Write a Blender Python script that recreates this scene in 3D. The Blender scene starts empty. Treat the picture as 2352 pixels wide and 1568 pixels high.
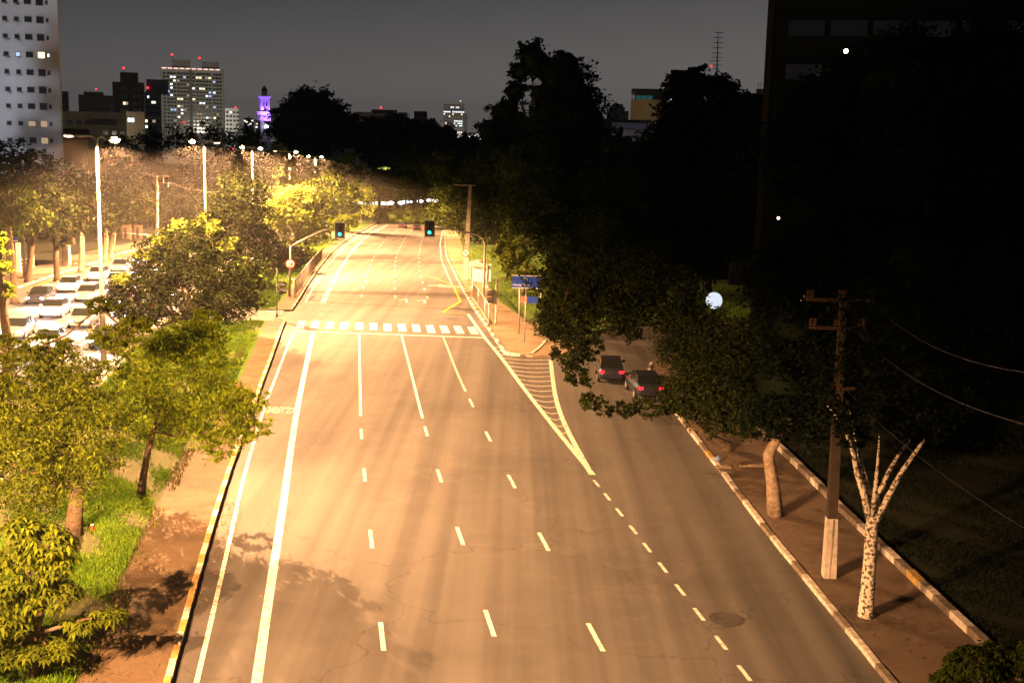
import bpy, bmesh, math, random
import numpy as np
from mathutils import Vector, Matrix
R = math.radians
sc = bpy.context.scene
COL = sc.collection
random.seed(7)

# ------------------------------------------------------------------ camera
F = 2750.0; CX, CY = 1176.0, 784.0; H = 15.1
PITCH = math.atan(462.0 / F); ROLL = 0.025
cp, sp = math.cos(PITCH), math.sin(PITCH)
_f = np.array([0, cp, -sp]); _r0 = np.array([1.0, 0, 0]); _u0 = np.array([0, sp, cp])
_r = math.cos(ROLL) * _r0 + math.sin(ROLL) * _u0
_u = math.cos(ROLL) * _u0 - math.sin(ROLL) * _r0
cam = bpy.data.cameras.new("camera"); camo = bpy.data.objects.new("camera", cam); COL.objects.link(camo)
cam.sensor_width = 36; cam.lens = 36 * F / 2352; cam.clip_start = 0.5; cam.clip_end = 9000
m = Matrix(((_r[0], _u[0], -_f[0], 0), (_r[1], _u[1], -_f[1], 0), (_r[2], _u[2], -_f[2], H), (0, 0, 0, 1)))
camo.matrix_world = m
sc.camera = camo

# ------------------------------------------------------------------ view, world
sc.view_settings.view_transform = 'Standard'; sc.view_settings.look = 'None'
sc.view_settings.exposure = 0.0; sc.view_settings.gamma = 1.0
try:
    sc.cycles.use_denoising = True
    sc.cycles.max_bounces = 5; sc.cycles.diffuse_bounces = 2; sc.cycles.glossy_bounces = 2
    sc.cycles.transmission_bounces = 3; sc.cycles.transparent_max_bounces = 4
    sc.cycles.sample_clamp_indirect = 3.0
    sc.cycles.caustics_reflective = False; sc.cycles.caustics_refractive = False
except Exception: pass

W = bpy.data.worlds.new("World"); sc.world = W; W.use_nodes = True
nt = W.node_tree; nd = nt.nodes; nd.clear()
out = nd.new('ShaderNodeOutputWorld'); bg = nd.new('ShaderNodeBackground')
tc = nd.new('ShaderNodeTexCoord'); sx = nd.new('ShaderNodeSeparateXYZ'); rp = nd.new('ShaderNodeValToRGB')
nt.links.new(tc.outputs['Generated'], sx.inputs[0])
ad = nd.new('ShaderNodeMath'); ad.operation = 'MULTIPLY_ADD'   # city glow: brighter to the right
nt.links.new(sx.outputs['X'], ad.inputs[0]); ad.inputs[1].default_value = -0.085
nt.links.new(sx.outputs['Z'], ad.inputs[2]); nt.links.new(ad.outputs[0], rp.inputs[0])
e = rp.color_ramp.elements
e[0].position = 0.0; e[0].color = (0.145, 0.128, 0.124, 1)
e[1].position = 1.0; e[1].color = (0.002, 0.003, 0.003, 1)
for p, c in ((0.05, (0.118, 0.109, 0.106, 1)), (0.12, (0.060, 0.060, 0.060, 1)), (0.25, (0.016, 0.018, 0.018, 1)), (0.5, (0.003, 0.004, 0.004, 1))):
    q = e.new(p); q.color = c
nt.links.new(rp.outputs[0], bg.inputs[0]); bg.inputs[1].default_value = 1.2
nt.links.new(bg.outputs[0], out.inputs[0])
SODIUM = (1.0, 0.475, 0.19)

# ------------------------------------------------------------------ helpers
def zg(Y):
    t = Y - 105.0
    if t > 330: t = 330
    if t > 60: s = t
    else: s = 12 * math.log1p(math.exp(t / 12)) if t > -120 else 0.0
    return -0.032 * s
def ray(x, y):
    d = _f * F + _r * (x - CX) - _u * (y - CY)
    return d / d[1]
def P(x, y, Y):
    d = ray(x, y) * Y
    return Vector((d[0], d[1], H + d[2]))
def G(x, y):
    d = ray(x, y); Y = 60.0
    lo, hi = 1.0, 430.0
    for _ in range(50):
        mid = (lo + hi) / 2
        if H + d[2] * mid > zg(mid): lo = mid
        else: hi = mid
    Y = (lo + hi) / 2
    return Vector((d[0] * Y, Y, zg(Y)))

def link(o, parent=None):
    COL.objects.link(o)
    if parent is not None: o.parent = parent
    return o
def tag(o, label=None, cat=None, group=None, kind=None):
    if label: o['label'] = label
    if cat: o['category'] = cat
    if group: o['group'] = group
    if kind: o['kind'] = kind
    return o
def thing(name, loc, label, cat, group=None, rz=0):
    o = bpy.data.objects.new(name, None); o.location = loc; o.rotation_euler.z = rz
    o.empty_display_size = .3; COL.objects.link(o)
    return tag(o, label, cat, group)

class MB:
    def __init__(s): s.v = []; s.f = []; s.m = []; s.smooth = False
    def face(s, pts, mi=0):
        n = len(s.v); s.v += [tuple(p) for p in pts]; s.f.append(tuple(range(n, n + len(pts)))); s.m.append(mi); return s
    def box(s, c, size, rz=0, mi=0, rot=None):
        hx, hy, hz = size[0] / 2, size[1] / 2, size[2] / 2
        M = rot if rot is not None else Matrix.Rotation(rz, 3, 'Z')
        n = len(s.v)
        for a in (-hx, hx):
            for b in (-hy, hy):
                for d in (-hz, hz):
                    s.v.append(tuple(Vector(c) + M @ Vector((a, b, d))))
        for q in ((0, 1, 3, 2), (4, 6, 7, 5), (0, 4, 5, 1), (2, 3, 7, 6), (0, 2, 6, 4), (1, 5, 7, 3)):
            s.f.append(tuple(n + i for i in q)); s.m.append(mi)
        return s
    def tube(s, pts, rad, seg=8, mi=0, cap=True):
        pts = [Vector(p) for p in pts]
        if not isinstance(rad, (list, tuple)): rad = [rad] * len(pts)
        n0 = len(s.v); prev = None
        for i, p in enumerate(pts):
            d = (pts[min(i + 1, len(pts) - 1)] - pts[max(i - 1, 0)]).normalized()
            if prev is None:
                a = d.orthogonal().normalized()
            else:
                a = (prev - d * prev.dot(d)).normalized()
            prev = a; b = d.cross(a)
            for k in range(seg):
                t = 2 * math.pi * k / seg
                s.v.append(tuple(p + (a * math.cos(t) + b * math.sin(t)) * rad[i]))
        for i in range(len(pts) - 1):
            for k in range(seg):
                k2 = (k + 1) % seg
                s.f.append((n0 + i * seg + k, n0 + i * seg + k2, n0 + (i + 1) * seg + k2, n0 + (i + 1) * seg + k)); s.m.append(mi)
        if cap:
            s.f.append(tuple(n0 + k for k in reversed(range(seg)))); s.m.append(mi)
            s.f.append(tuple(n0 + (len(pts) - 1) * seg + k for k in range(seg))); s.m.append(mi)
        return s
    def ball(s, c, r, mi=0, seg=12, rings=8, sc3=(1, 1, 1)):
        c = Vector(c); n0 = len(s.v)
        for i in range(rings + 1):
            t = math.pi * i / rings
            for k in range(seg):
                u = 2 * math.pi * k / seg
                s.v.append((c.x + r * sc3[0] * math.sin(t) * math.cos(u), c.y + r * sc3[1] * math.sin(t) * math.sin(u), c.z + r * sc3[2] * math.cos(t)))
        for i in range(rings):
            for k in range(seg):
                k2 = (k + 1) % seg
                s.f.append((n0 + i * seg + k, n0 + (i + 1) * seg + k, n0 + (i + 1) * seg + k2, n0 + i * seg + k2)); s.m.append(mi)
        return s
    def build(s, name, mats, parent=None, loc=None, smooth=False):
        if not isinstance(mats, (list, tuple)): mats = [mats]
        o0 = Vector(parent.location) if parent is not None and loc is None else Vector(loc or (0, 0, 0))
        me = bpy.data.meshes.new(name)
        me.from_pydata([(a - o0.x, b - o0.y, c - o0.z) for a, b, c in s.v], [], s.f)
        for q in mats: me.materials.append(q)
        me.polygons.foreach_set('material_index', s.m)
        if smooth: me.polygons.foreach_set('use_smooth', [True] * len(s.f))
        me.update()
        o = bpy.data.objects.new(name, me)
        if parent is None: o.location = o0
        return link(o, parent)

def local(mb, name, mats, parent, smooth=False):   # mesh given in the parent's own axes
    return mb.build(name, mats, parent, loc=(0, 0, 0.0), smooth=smooth)

# ------------------------------------------------------------------ materials
def mat(name, col, rough=.8, metal=0, var=.0, scale=3.0, bump=0.0, col2=None, emit=None, es=0, spec=.3, detail=6, coords='Object', lo=.35, hi=.65):
    ma = bpy.data.materials.new(name); ma.use_nodes = True
    n = ma.node_tree.nodes; l = ma.node_tree.links; b = n['Principled BSDF']
    b.inputs['Base Color'].default_value = (*col, 1); b.inputs['Roughness'].default_value = rough
    b.inputs['Metallic'].default_value = metal; b.inputs['Specular IOR Level'].default_value = spec
    if emit: b.inputs['Emission Color'].default_value = (*emit, 1); b.inputs['Emission Strength'].default_value = es
    if col2 is None and var > 0: col2 = tuple(c * (1 - var) for c in col)
    if col2 is not None:
        t = n.new('ShaderNodeTexCoord'); no = n.new('ShaderNodeTexNoise'); no.inputs['Scale'].default_value = scale; no.inputs['Detail'].default_value = detail
        l.new(t.outputs[coords], no.inputs['Vector'])
        r = n.new('ShaderNodeValToRGB'); r.color_ramp.elements[0].position = lo; r.color_ramp.elements[1].position = hi
        r.color_ramp.elements[0].color = (*col, 1); r.color_ramp.elements[1].color = (*col2, 1)
        l.new(no.outputs[0], r.inputs[0]); l.new(r.outputs[0], b.inputs['Base Color'])
        if bump > 0:
            bp = n.new('ShaderNodeBump'); bp.inputs['Strength'].default_value = bump; bp.inputs['Distance'].default_value = .05
            l.new(no.outputs[0], bp.inputs['Height']); l.new(bp.outputs[0], b.inputs['Normal'])
    return ma

def layered(name, base, dark, light, s1, s2, rough=.9, bump=.3, extra=None):
    """ground-like surface: broad stains, medium mottling and fine grain"""
    ma = bpy.data.materials.new(name); ma.use_nodes = True
    n = ma.node_tree.nodes; l = ma.node_tree.links; b = n['Principled BSDF']
    b.inputs['Roughness'].default_value = rough; b.inputs['Specular IOR Level'].default_value = .25
    t = n.new('ShaderNodeTexCoord')
    def noise(sc_, det=4, rgh=.6):
        q = n.new('ShaderNodeTexNoise'); q.inputs['Scale'].default_value = sc_; q.inputs['Detail'].default_value = det; q.inputs['Roughness'].default_value = rgh
        l.new(t.outputs['Object'], q.inputs['Vector']); return q
    def mix(fac, a, c, lo, hi):
        r = n.new('ShaderNodeMapRange'); r.inputs['From Min'].default_value = lo; r.inputs['From Max'].default_value = hi
        l.new(fac, r.inputs[0])
        x = n.new('ShaderNodeMix'); x.data_type = 'RGBA'; l.new(r.outputs[0], x.inputs[0])
        for i, v in ((6, a), (7, c)):
            if isinstance(v, tuple): x.inputs[i].default_value = (*v, 1)
            else: l.new(v, x.inputs[i])
        return x.outputs[2]
    c = mix(noise(s1, 5).outputs[0], base, dark, .45, .7)
    c = mix(noise(s2, 4, .7).outputs[0], c, light, .52, .78)
    g = noise(38, 3, .8)
    g2 = n.new('ShaderNodeMix'); g2.data_type = 'RGBA'; g2.blend_type = 'MULTIPLY'; g2.inputs[0].default_value = .6
    r = n.new('ShaderNodeValToRGB'); r.color_ramp.elements[0].position = .3; r.color_ramp.elements[1].position = .62
    r.color_ramp.elements[0].color = (.35, .35, .35, 1)
    l.new(g.outputs[0], r.inputs[0]); l.new(c, g2.inputs[6]); l.new(r.outputs[0], g2.inputs[7])
    l.new(g2.outputs[2], b.inputs['Base Color'])
    bp = n.new('ShaderNodeBump'); bp.inputs['Strength'].default_value = bump; bp.inputs['Distance'].default_value = .04
    l.new(g.outputs[0], bp.inputs['Height']); l.new(bp.outputs[0], b.inputs['Normal'])
    return ma

def emis(name, col, st):
    ma = bpy.data.materials.new(name); ma.use_nodes = True
    n = ma.node_tree.nodes; n.clear(); o = n.new('ShaderNodeOutputMaterial'); e_ = n.new('ShaderNodeEmission')
    e_.inputs[0].default_value = (*col, 1); e_.inputs[1].default_value = st
    ma.node_tree.links.new(e_.outputs[0], o.inputs[0]); return ma

def leafmat(name, c1, c2, trans=.3, sc_=.7):
    ma = bpy.data.materials.new(name); ma.use_nodes = True
    n = ma.node_tree.nodes; l = ma.node_tree.links; n.clear()
    o = n.new('ShaderNodeOutputMaterial'); d = n.new('ShaderNodeBsdfPrincipled'); t = n.new('ShaderNodeBsdfTranslucent'); mx = n.new('ShaderNodeMixShader')
    d.inputs['Roughness'].default_value = .75; d.inputs['Specular IOR Level'].default_value = .08
    tcn = n.new('ShaderNodeTexCoord'); no = n.new('ShaderNodeTexNoise'); no.inputs['Scale'].default_value = sc_; no.inputs['Detail'].default_value = 3
    ge = n.new('ShaderNodeNewGeometry'); a = n.new('ShaderNodeMath'); a.operation = 'MULTIPLY_ADD'; a.inputs[1].default_value = .45
    l.new(tcn.outputs['Object'], no.inputs['Vector']); l.new(ge.outputs['Random Per Island'], a.inputs[0]); 
    s2 = n.new('ShaderNodeMath'); s2.operation = 'ADD'; s2.inputs[1].default_value = -.22; l.new(no.outputs[0], s2.inputs[0]); l.new(s2.outputs[0], a.inputs[2])
    r = n.new('ShaderNodeValToRGB'); r.color_ramp.elements[0].position = .3; r.color_ramp.elements[1].position = .72
    r.color_ramp.elements[0].color = (*c1, 1); r.color_ramp.elements[1].color = (*c2, 1)
    l.new(a.outputs[0], r.inputs[0]); l.new(r.outputs[0], d.inputs['Base Color']); l.new(r.outputs[0], t.inputs[0])
    mx.inputs[0].default_value = trans; l.new(d.outputs[0], mx.inputs[1]); l.new(t.outputs[0], mx.inputs[2]); l.new(mx.outputs[0], o.inputs[0])
    return ma

M = {}
M['asphalt'] = layered('asphalt_surface', (.115, .112, .108), (.075, .073, .071), (.135, .131, .125), .07, .5, .85, .25)
def road_extras(ma):
    n = ma.node_tree.nodes; l = ma.node_tree.links; b = n['Principled BSDF']; src = b.inputs['Base Color'].links[0].from_socket
    t = n.new('ShaderNodeTexCoord'); mp = n.new('ShaderNodeMapping'); mp.inputs['Rotation'].default_value = (0, 0, -.145); mp.inputs['Scale'].default_value = (1.1, .018, 1); l.new(t.outputs['Object'], mp.inputs[0])
    a = n.new('ShaderNodeTexNoise'); a.inputs['Scale'].default_value = 1.0; a.inputs['Detail'].default_value = 3; l.new(mp.outputs[0], a.inputs['Vector'])
    r = n.new('ShaderNodeMapRange'); r.inputs['From Min'].default_value = .35; r.inputs['From Max'].default_value = .65; r.inputs['To Min'].default_value = .68; r.inputs['To Max'].default_value = 1.12; l.new(a.outputs[0], r.inputs[0])
    dn = n.new('ShaderNodeTexNoise'); dn.inputs['Scale'].default_value = .5; dn.inputs['Detail'].default_value = 5; l.new(t.outputs['Object'], dn.inputs['Vector'])
    vm = n.new('ShaderNodeVectorMath'); vm.operation = 'MULTIPLY_ADD'; vm.inputs[1].default_value = (3, 3, 3); l.new(dn.outputs['Color'], vm.inputs[0]); l.new(t.outputs['Object'], vm.inputs[2])
    v = n.new('ShaderNodeTexVoronoi'); v.feature = 'DISTANCE_TO_EDGE'; v.inputs['Scale'].default_value = .11; l.new(vm.outputs[0], v.inputs['Vector'])
    c = n.new('ShaderNodeMapRange'); c.inputs['From Min'].default_value = .0; c.inputs['From Max'].default_value = .006; c.inputs['To Min'].default_value = .7; c.inputs['To Max'].default_value = 1; l.new(v.outputs[0], c.inputs[0])
    m1 = n.new('ShaderNodeMath'); m1.operation = 'MULTIPLY'; l.new(r.outputs[0], m1.inputs[0]); l.new(c.outputs[0], m1.inputs[1])
    mx = n.new('ShaderNodeMix'); mx.data_type = 'RGBA'; mx.blend_type = 'MULTIPLY'; mx.inputs[0].default_value = 1; l.new(src, mx.inputs[6]); l.new(m1.outputs[0], mx.inputs[7]); l.new(mx.outputs[2], b.inputs['Base Color'])
road_extras(M['asphalt'])
M['sidewalk'] = layered('sidewalk', (.16, .12, .09), (.07, .055, .042), (.22, .17, .125), .5, 1.6, .95, .6)
M['path'] = layered('path', (.30, .235, .155), (.18, .13, .08), (.33, .27, .19), .35, 1.2, .95, .6)
M['path_dim'] = layered('median_soil', (.14, .10, .062), (.075, .055, .032), (.17, .13, .085), .45, 1.3, .95, .8)
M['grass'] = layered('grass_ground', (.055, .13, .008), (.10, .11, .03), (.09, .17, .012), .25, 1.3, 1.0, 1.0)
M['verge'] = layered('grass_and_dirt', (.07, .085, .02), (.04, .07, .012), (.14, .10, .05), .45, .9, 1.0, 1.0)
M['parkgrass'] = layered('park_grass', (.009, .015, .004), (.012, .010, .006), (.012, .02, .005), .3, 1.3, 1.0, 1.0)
M['ground'] = layered('dark_ground', (.05, .05, .04), (.03, .03, .025), (.06, .06, .05), .02, .2, 1.0, .3)
def paint(name, col, worn):
    ma = mat(name, col, .6, 0, scale=4.5, col2=worn, detail=10, lo=.50, hi=.66); return ma
M['white_paint'] = paint('white_road_paint', (.66, .64, .58), (.26, .25, .23))
M['faded_paint'] = paint('faded_road_paint', (.45, .43, .38), (.16, .15, .14))
M['yellow_paint'] = paint('yellow_road_paint', (.75, .47, .04), (.45, .28, .05))
M['kerb_white'] = mat('kerb_whitewash', (.62, .58, .52), .9, var=.5, scale=4, bump=.4)
M['kerb_yellow'] = mat('kerb_yellow', (.42, .28, .09), .9, var=.4, scale=5, bump=.4)
M['kerb_grey'] = mat('kerb_stone', (.20, .17, .14), .9, var=.5, scale=4, bump=.4)
M['galv'] = mat('galvanised_steel', (.42, .43, .43), .45, .6, var=.25, scale=5)
M['pole'] = mat('painted_steel_pole', (.28, .27, .25), .5, .2, var=.25, scale=2)
M['signal_pole'] = mat('pale_signal_pole', (.52, .50, .46), .5, .1, var=.2, scale=2)
M['head'] = mat('lamp_housing', (.45, .45, .45), .5, .2, var=.2, scale=4)
M['black'] = mat('black_plastic', (.02, .02, .02), .5, spec=.4, var=.3)
M['concrete'] = mat('weathered_concrete', (.30, .27, .24), .9, var=.45, scale=3.0, bump=.3)
M['concrete_pale'] = mat('pale_concrete', (.45, .42, .37), .9, var=.35, scale=4.0, bump=.3)
M['bark'] = mat('bark', (.10, .075, .05), .95, var=.55, scale=7, bump=.8)
M['darkbark'] = mat('dark_bark', (.02, .018, .014), .95, var=.4, scale=6)
M['barklight'] = mat('grey_bark', (.30, .24, .18), .95, var=.5, scale=6, bump=.8)
M['whitewash'] = mat('peeling_whitewash', (.60, .56, .48), .95, scale=10, bump=.8, col2=(.09, .07, .05), lo=.50, hi=.56, detail=8)
M['lamp'] = emis('sodium_lamp_glass', (1, .72, .36), 60)
M['lampdim'] = emis('sodium_lamp_glass_seen_edge', (1, .7, .4), 6)
M['leaf_near'] = leafmat('feathery_leaves', (.05, .075, .006), (.14, .19, .012), 0.55)
M['leaf_yel'] = leafmat('light_toned_leaves', (.08, .125, .008), (.20, .28, .016), 0.6)
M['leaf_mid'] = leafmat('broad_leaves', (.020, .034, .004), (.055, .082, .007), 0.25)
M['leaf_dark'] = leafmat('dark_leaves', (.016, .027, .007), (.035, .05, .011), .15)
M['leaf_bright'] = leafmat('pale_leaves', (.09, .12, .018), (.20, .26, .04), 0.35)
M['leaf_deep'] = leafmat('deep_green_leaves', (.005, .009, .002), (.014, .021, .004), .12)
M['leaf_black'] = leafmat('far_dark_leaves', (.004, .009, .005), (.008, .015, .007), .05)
M['leaf_brown'] = leafmat('brownish_leaves', (.013, .019, .006), (.032, .037, .010), .15)
M['grassblade'] = leafmat('grass_blades', (.05, .12, .006), (.12, .21, .015), 0.3)
M['dryblade'] = leafmat('dry_blades', (.07, .075, .02), (.12, .11, .04), .3, 1.5)
M['bluesign'] = mat('blue_sign', (.015, .06, .48), .4, spec=.4)
M['signwhite'] = mat('white_sign', (.75, .75, .75), .4)
M['red'] = mat('sign_red', (.55, .02, .02), .5)
M['glass_dark'] = mat('dark_window_glass', (.012, .015, .016), .15, spec=.6)

# ------------------------------------------------------------------ edges of the roads
class Curve:                                   # X as a smooth function of Y along the road
    def __init__(s, pts, y0=-60, y1=300, smooth=3, cap=None):
        w = sorted([(p.y, p.x) for p in pts]); ys = np.array([a for a, b in w]); xs = np.array([b for a, b in w])
        k = (xs[1] - xs[0]) / (ys[1] - ys[0]) if len(ys) < 4 else (xs[3] - xs[0]) / (ys[3] - ys[0])
        s.y = np.arange(y0, y1 + 1, 1.0)
        s.x = np.interp(s.y, ys, xs)
        lo = s.y < ys[0]; s.x[lo] = xs[0] + k * (s.y[lo] - ys[0])
        k2 = (xs[-1] - xs[-2]) / (ys[-1] - ys[-2]); hi = s.y > ys[-1]; s.x[hi] = xs[-1] + k2 * (s.y[hi] - ys[-1])
        ker = np.ones(7) / 7
        for _ in range(smooth):
            q = np.pad(s.x, 3, mode='reflect', reflect_type='odd'); s.x = np.convolve(q, ker, 'valid')
    def __call__(s, Y): return float(np.interp(Y, s.y, s.x))
    def off(s, d):
        c = object.__new__(Curve); c.y = s.y; g = np.gradient(s.x, s.y); c.x = s.x + d * np.sqrt(1 + g * g); return c
    def head(s, Y): return math.atan2(s(Y + 1) - s(Y - 1), 2.0)    # heading measured from +Y towards +X
def c6(px, py): return ((1000 + px / 1.96) / 1.7415, (800 + py / 1.96) / 1.7415)
def c3(px, py): return ((1800 + px / 2.138) / 1.7415, (1100 + py / 2.138) / 1.7415)
def c5(px, py): return (px / 3.723, 402 + py / 3.723)
def GS(l): return [G(*p) for p in l]
kerbL = Curve(GS([(395, 1568), (440, 1400), (490, 1215), (520, 1120), (545, 1040), (580, 960), (600, 890), (620, 840), (655, 740),
                  c6(385, 790), c6(450, 680), c6(570, 500), c6(700, 360), c6(830, 270), c6(980, 195)]), y1=330)
edgeL = Curve(GS([(450, 1568), (492, 1400), (525, 1250), (560, 1090), (612, 919), (640, 850), (675, 758), c6(435, 800), c6(520, 650), c6(640, 480), c6(770, 340), c6(900, 250), c6(985, 200)]))
bold = Curve(GS([(590, 1568), (612, 1400), (632, 1280), (648, 1180), (672, 1000), (690, 900), (703, 840), (719, 765), c6(572, 800), c6(640, 660), c6(700, 550), c6(780, 430), c6(850, 345), c6(950, 260), c6(1080, 195)]))
sep1 = Curve(GS([(878, 1460), (852, 1237), (837, 1090), (829, 996), (825, 765), c6(875, 750), c6(885, 695), c6(903, 637), c6(928, 545), c6(960, 467), c6(992, 405), c6(1028, 350), c6(1068, 305), c6(1108, 270), c6(1147, 241), c6(1170, 227)]))
sep2 = Curve(GS([(1125, 1430), (1057, 1230), (1008, 1092), (978, 990), (922, 770), c6(1137, 763), c6(1133, 647), c6(1136, 558), c6(1138, 488), c6(1155, 415), c6(1183, 358), c6(1225, 283), c6(1272, 232)]))
sep3 = Curve(GS([(1368, 1462), (1248, 1243), (1175, 1105), (1121, 1002), (1055, 870), (1017, 771), c6(1395, 786), c6(1356, 660), c6(1328, 563), c6(1322, 490), c6(1325, 425), c6(1338, 343), c6(1362, 283), c6(1388, 240)]))
gorL = Curve(GS([c6(1710, 895), (1113, 776), (1149, 817), (1195, 881.5), (1235, 932.5), (1289, 1002), (1326.5, 1045), (1362, 1090)]), smooth=2)
gorR = Curve(GS([(1270, 873.5), (1275, 916), (1289, 959), (1307.6, 999.6), (1334.5, 1045), (1359, 1090)]), smooth=2)
rdash = [(1710, 1545), (1655, 1475), (1606, 1410), (1562, 1354), (1523, 1303), (1487, 1257), (1453, 1216), (1424, 1176), (1395, 1141), (1370, 1110)]
rampD = Curve(GS(rdash), smooth=1)
edgeR = Curve(GS([c6(1555, 600), c6(1500, 470), c6(1490, 340), c6(1500, 290), c6(1640, 790), c6(1710, 895)]), y1=330)
kerbR = Curve(GS([c6(1525, 320), c6(1530, 420), c6(1560, 500), c6(1610, 600), c6(1660, 700), c6(1700, 770), c6(1760, 870), c6(1850, 1000), c6(1900, 1070), c6(1930, 1120), c6(1975, 1185)]), y1=330, smooth=1)
kerbO = Curve(GS([(1522, 915), (1560, 965), (1605, 1025), (1655, 1085), (1700, 1150), (1755, 1225), (1800, 1280), (1850, 1335), (1920, 1425), (1990, 1510), (2035, 1568)]))
kerbI = Curve(GS([(1795, 1048), (1830, 1080), (1895, 1150), (1930, 1195), (1985, 1235), (2030, 1280), (2100, 1350), (2165, 1420), (2210, 1465), (2250, 1490)]))
farK = Curve(GS([c5(230, 945), c5(560, 830), c5(830, 750), c5(1000, 685), c5(1270, 620)]), y1=330)
nearK = kerbL.off(-9.6)

def ys(a, b, st=3.0):
    n = max(1, int(math.ceil((b - a) / st))); return [a + (b - a) * i / n for i in range(n + 1)]
def strip(name, fa, fb, y0, y1, dz, mats, skirt=0.0, nx=1, kind='structure', st=3.0):
    mb = MB(); yy = ys(y0, y1, st)
    ga = fa if callable(fa) else (lambda Y: fa); gb = fb if callable(fb) else (lambda Y: fb)
    rows = []
    for Y in yy:
        a, b = ga(Y), gb(Y); z = zg(Y) + dz
        r = []
        for i in range(nx + 1):
            mb.v.append((a + (b - a) * i / nx, Y, z)); r.append(len(mb.v) - 1)
        rows.append(r)
    for i in range(len(rows) - 1):
        for k in range(nx):
            mb.f.append((rows[i][k], rows[i][k + 1], rows[i + 1][k + 1], rows[i + 1][k])); mb.m.append(0)
    if skirt:
        def sk(l):
            low = []
            for i in l: x, y, z = mb.v[i]; mb.v.append((x, y, z - skirt)); low.append(len(mb.v) - 1)
            for i in range(len(l) - 1): mb.f.append((l[i], l[i + 1], low[i + 1], low[i])); mb.m.append(0)
        sk([r[-1] for r in rows]); sk([r[0] for r in reversed(rows)]); sk(rows[0]); sk(list(reversed(rows[-1])))
    o = mb.build(name, mats)
    if kind: o['kind'] = kind
    return o

# ground in one sheet out to the horizon, then road and raised surfaces above it
mb = MB(); gy = [-390] + ys(-100, 440, 4) + [600, 1000, 2000, 3890]
rows = []
for Y in gy:
    z = zg(Y) - .4; r = []
    for x in (-1690, -1200, -300, -100, 0, 100, 300, 1200, 1690): mb.v.append((x, Y, z)); r.append(len(mb.v) - 1)
    rows.append(r)
for i in range(len(rows) - 1):
    for k in range(8): mb.f.append((rows[i][k], rows[i][k + 1], rows[i + 1][k + 1], rows[i + 1][k])); mb.m.append(0)
tag(mb.build('ground', M['ground']), kind='structure')
strip('road', -75, 75, -60, 118, 0, M['asphalt'], nx=6)
strip('far_road', lambda Y: farK(Y) - 3, lambda Y: kerbR(Y) + 3, 118, 330, 0, M['asphalt'], nx=4)
SW = .14
# median between the carriageways
CW0, CW1 = 97.5, 104.5         # opening for the crossing
def PW_(Y): return float(np.interp(Y, [50, 72], [2.5, 1.5]))
def mpath(Y): return kerbL(Y) - PW_(Y)
for i, (a, b) in enumerate(((-60, CW0), (CW1, 330))):
    strip('median_path', mpath, kerbL.off(-.15), a, b, SW, M['path_dim'], .2, nx=2)
    strip('median_grass' if i else 'median_verge', nearK.off(.15), mpath, a if i else 62, b, SW + .004, M['grass'], .2)
strip('median_dirt', nearK.off(.15), mpath, -60, 62, SW + .004, M['verge'], .2)
strip('median_crossing', nearK.off(.0), kerbL.off(-1.0), CW0, CW1, .05, M['asphalt'], .1)
# far side of the left carriageway
strip('left_pavement', farK.off(-5.0), farK.off(-.15), 117, 300, SW, M['sidewalk'], .2)
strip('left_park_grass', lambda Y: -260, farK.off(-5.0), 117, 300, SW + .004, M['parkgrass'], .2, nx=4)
# island on the right between road and slip road
isl0 = min(p.y for p in GS([c6(2040, 1225)])) - .2
def islB(Y): return float(np.interp(Y, [isl0, isl0 + 1.0, isl0 + 3.5, isl0 + 8, isl0 + 14, isl0 + 20, isl0 + 27, isl0 + 33, 330], [kerbR(isl0) + 3.2, 3.6, 4.6, 5.3, 7.5, 14, 34, 90, 240]))
def islA(Y): return kerbR(Y) + .15 + max(0, (isl0 + 2.5 - Y)) ** 2 * .28
islM = isl0 + 9
def pw_(Y): return float(np.interp(Y, [isl0, isl0 + 9, isl0 + 17, isl0 + 30], [9, 7.5, 4.0, 3.0]))
strip('island_pavement', islA, lambda Y: min(islB(Y), kerbR(Y) + pw_(Y)), isl0, 330, SW, M['path'], .2, st=1.0)
strip('island_grass', lambda Y: kerbR(Y) + pw_(Y), lambda Y: max(islB(Y), kerbR(Y) + pw_(Y)), isl0 + 8, 330, SW + .004, M['grass'], .2, nx=3)
# right-hand pavement and park
def outB(Y): return float(kerbO(Y)) if Y < 70 else float(np.interp(Y, [70, 76, 82, 88, 94, 100, 106], [kerbO(70), kerbO(70) - .5, 9.6, 13, 19, 32, 75]))
strip('right_pavement', lambda Y: outB(Y) + .15, lambda Y: max(kerbI(Y) if Y < 66 else kerbI(66) + (Y - 66) * .2, outB(Y) + .2), -60, 104, SW, M['sidewalk'], .2, nx=2, st=2)
strip('right_park_grass', lambda Y: max(kerbI(Y) if Y < 66 else kerbI(66) + (Y - 66) * .2, outB(Y) + .2) + .1, lambda Y: 200, -60, 104, SW + .05, M['parkgrass'], .2, nx=5, st=2)

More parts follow.
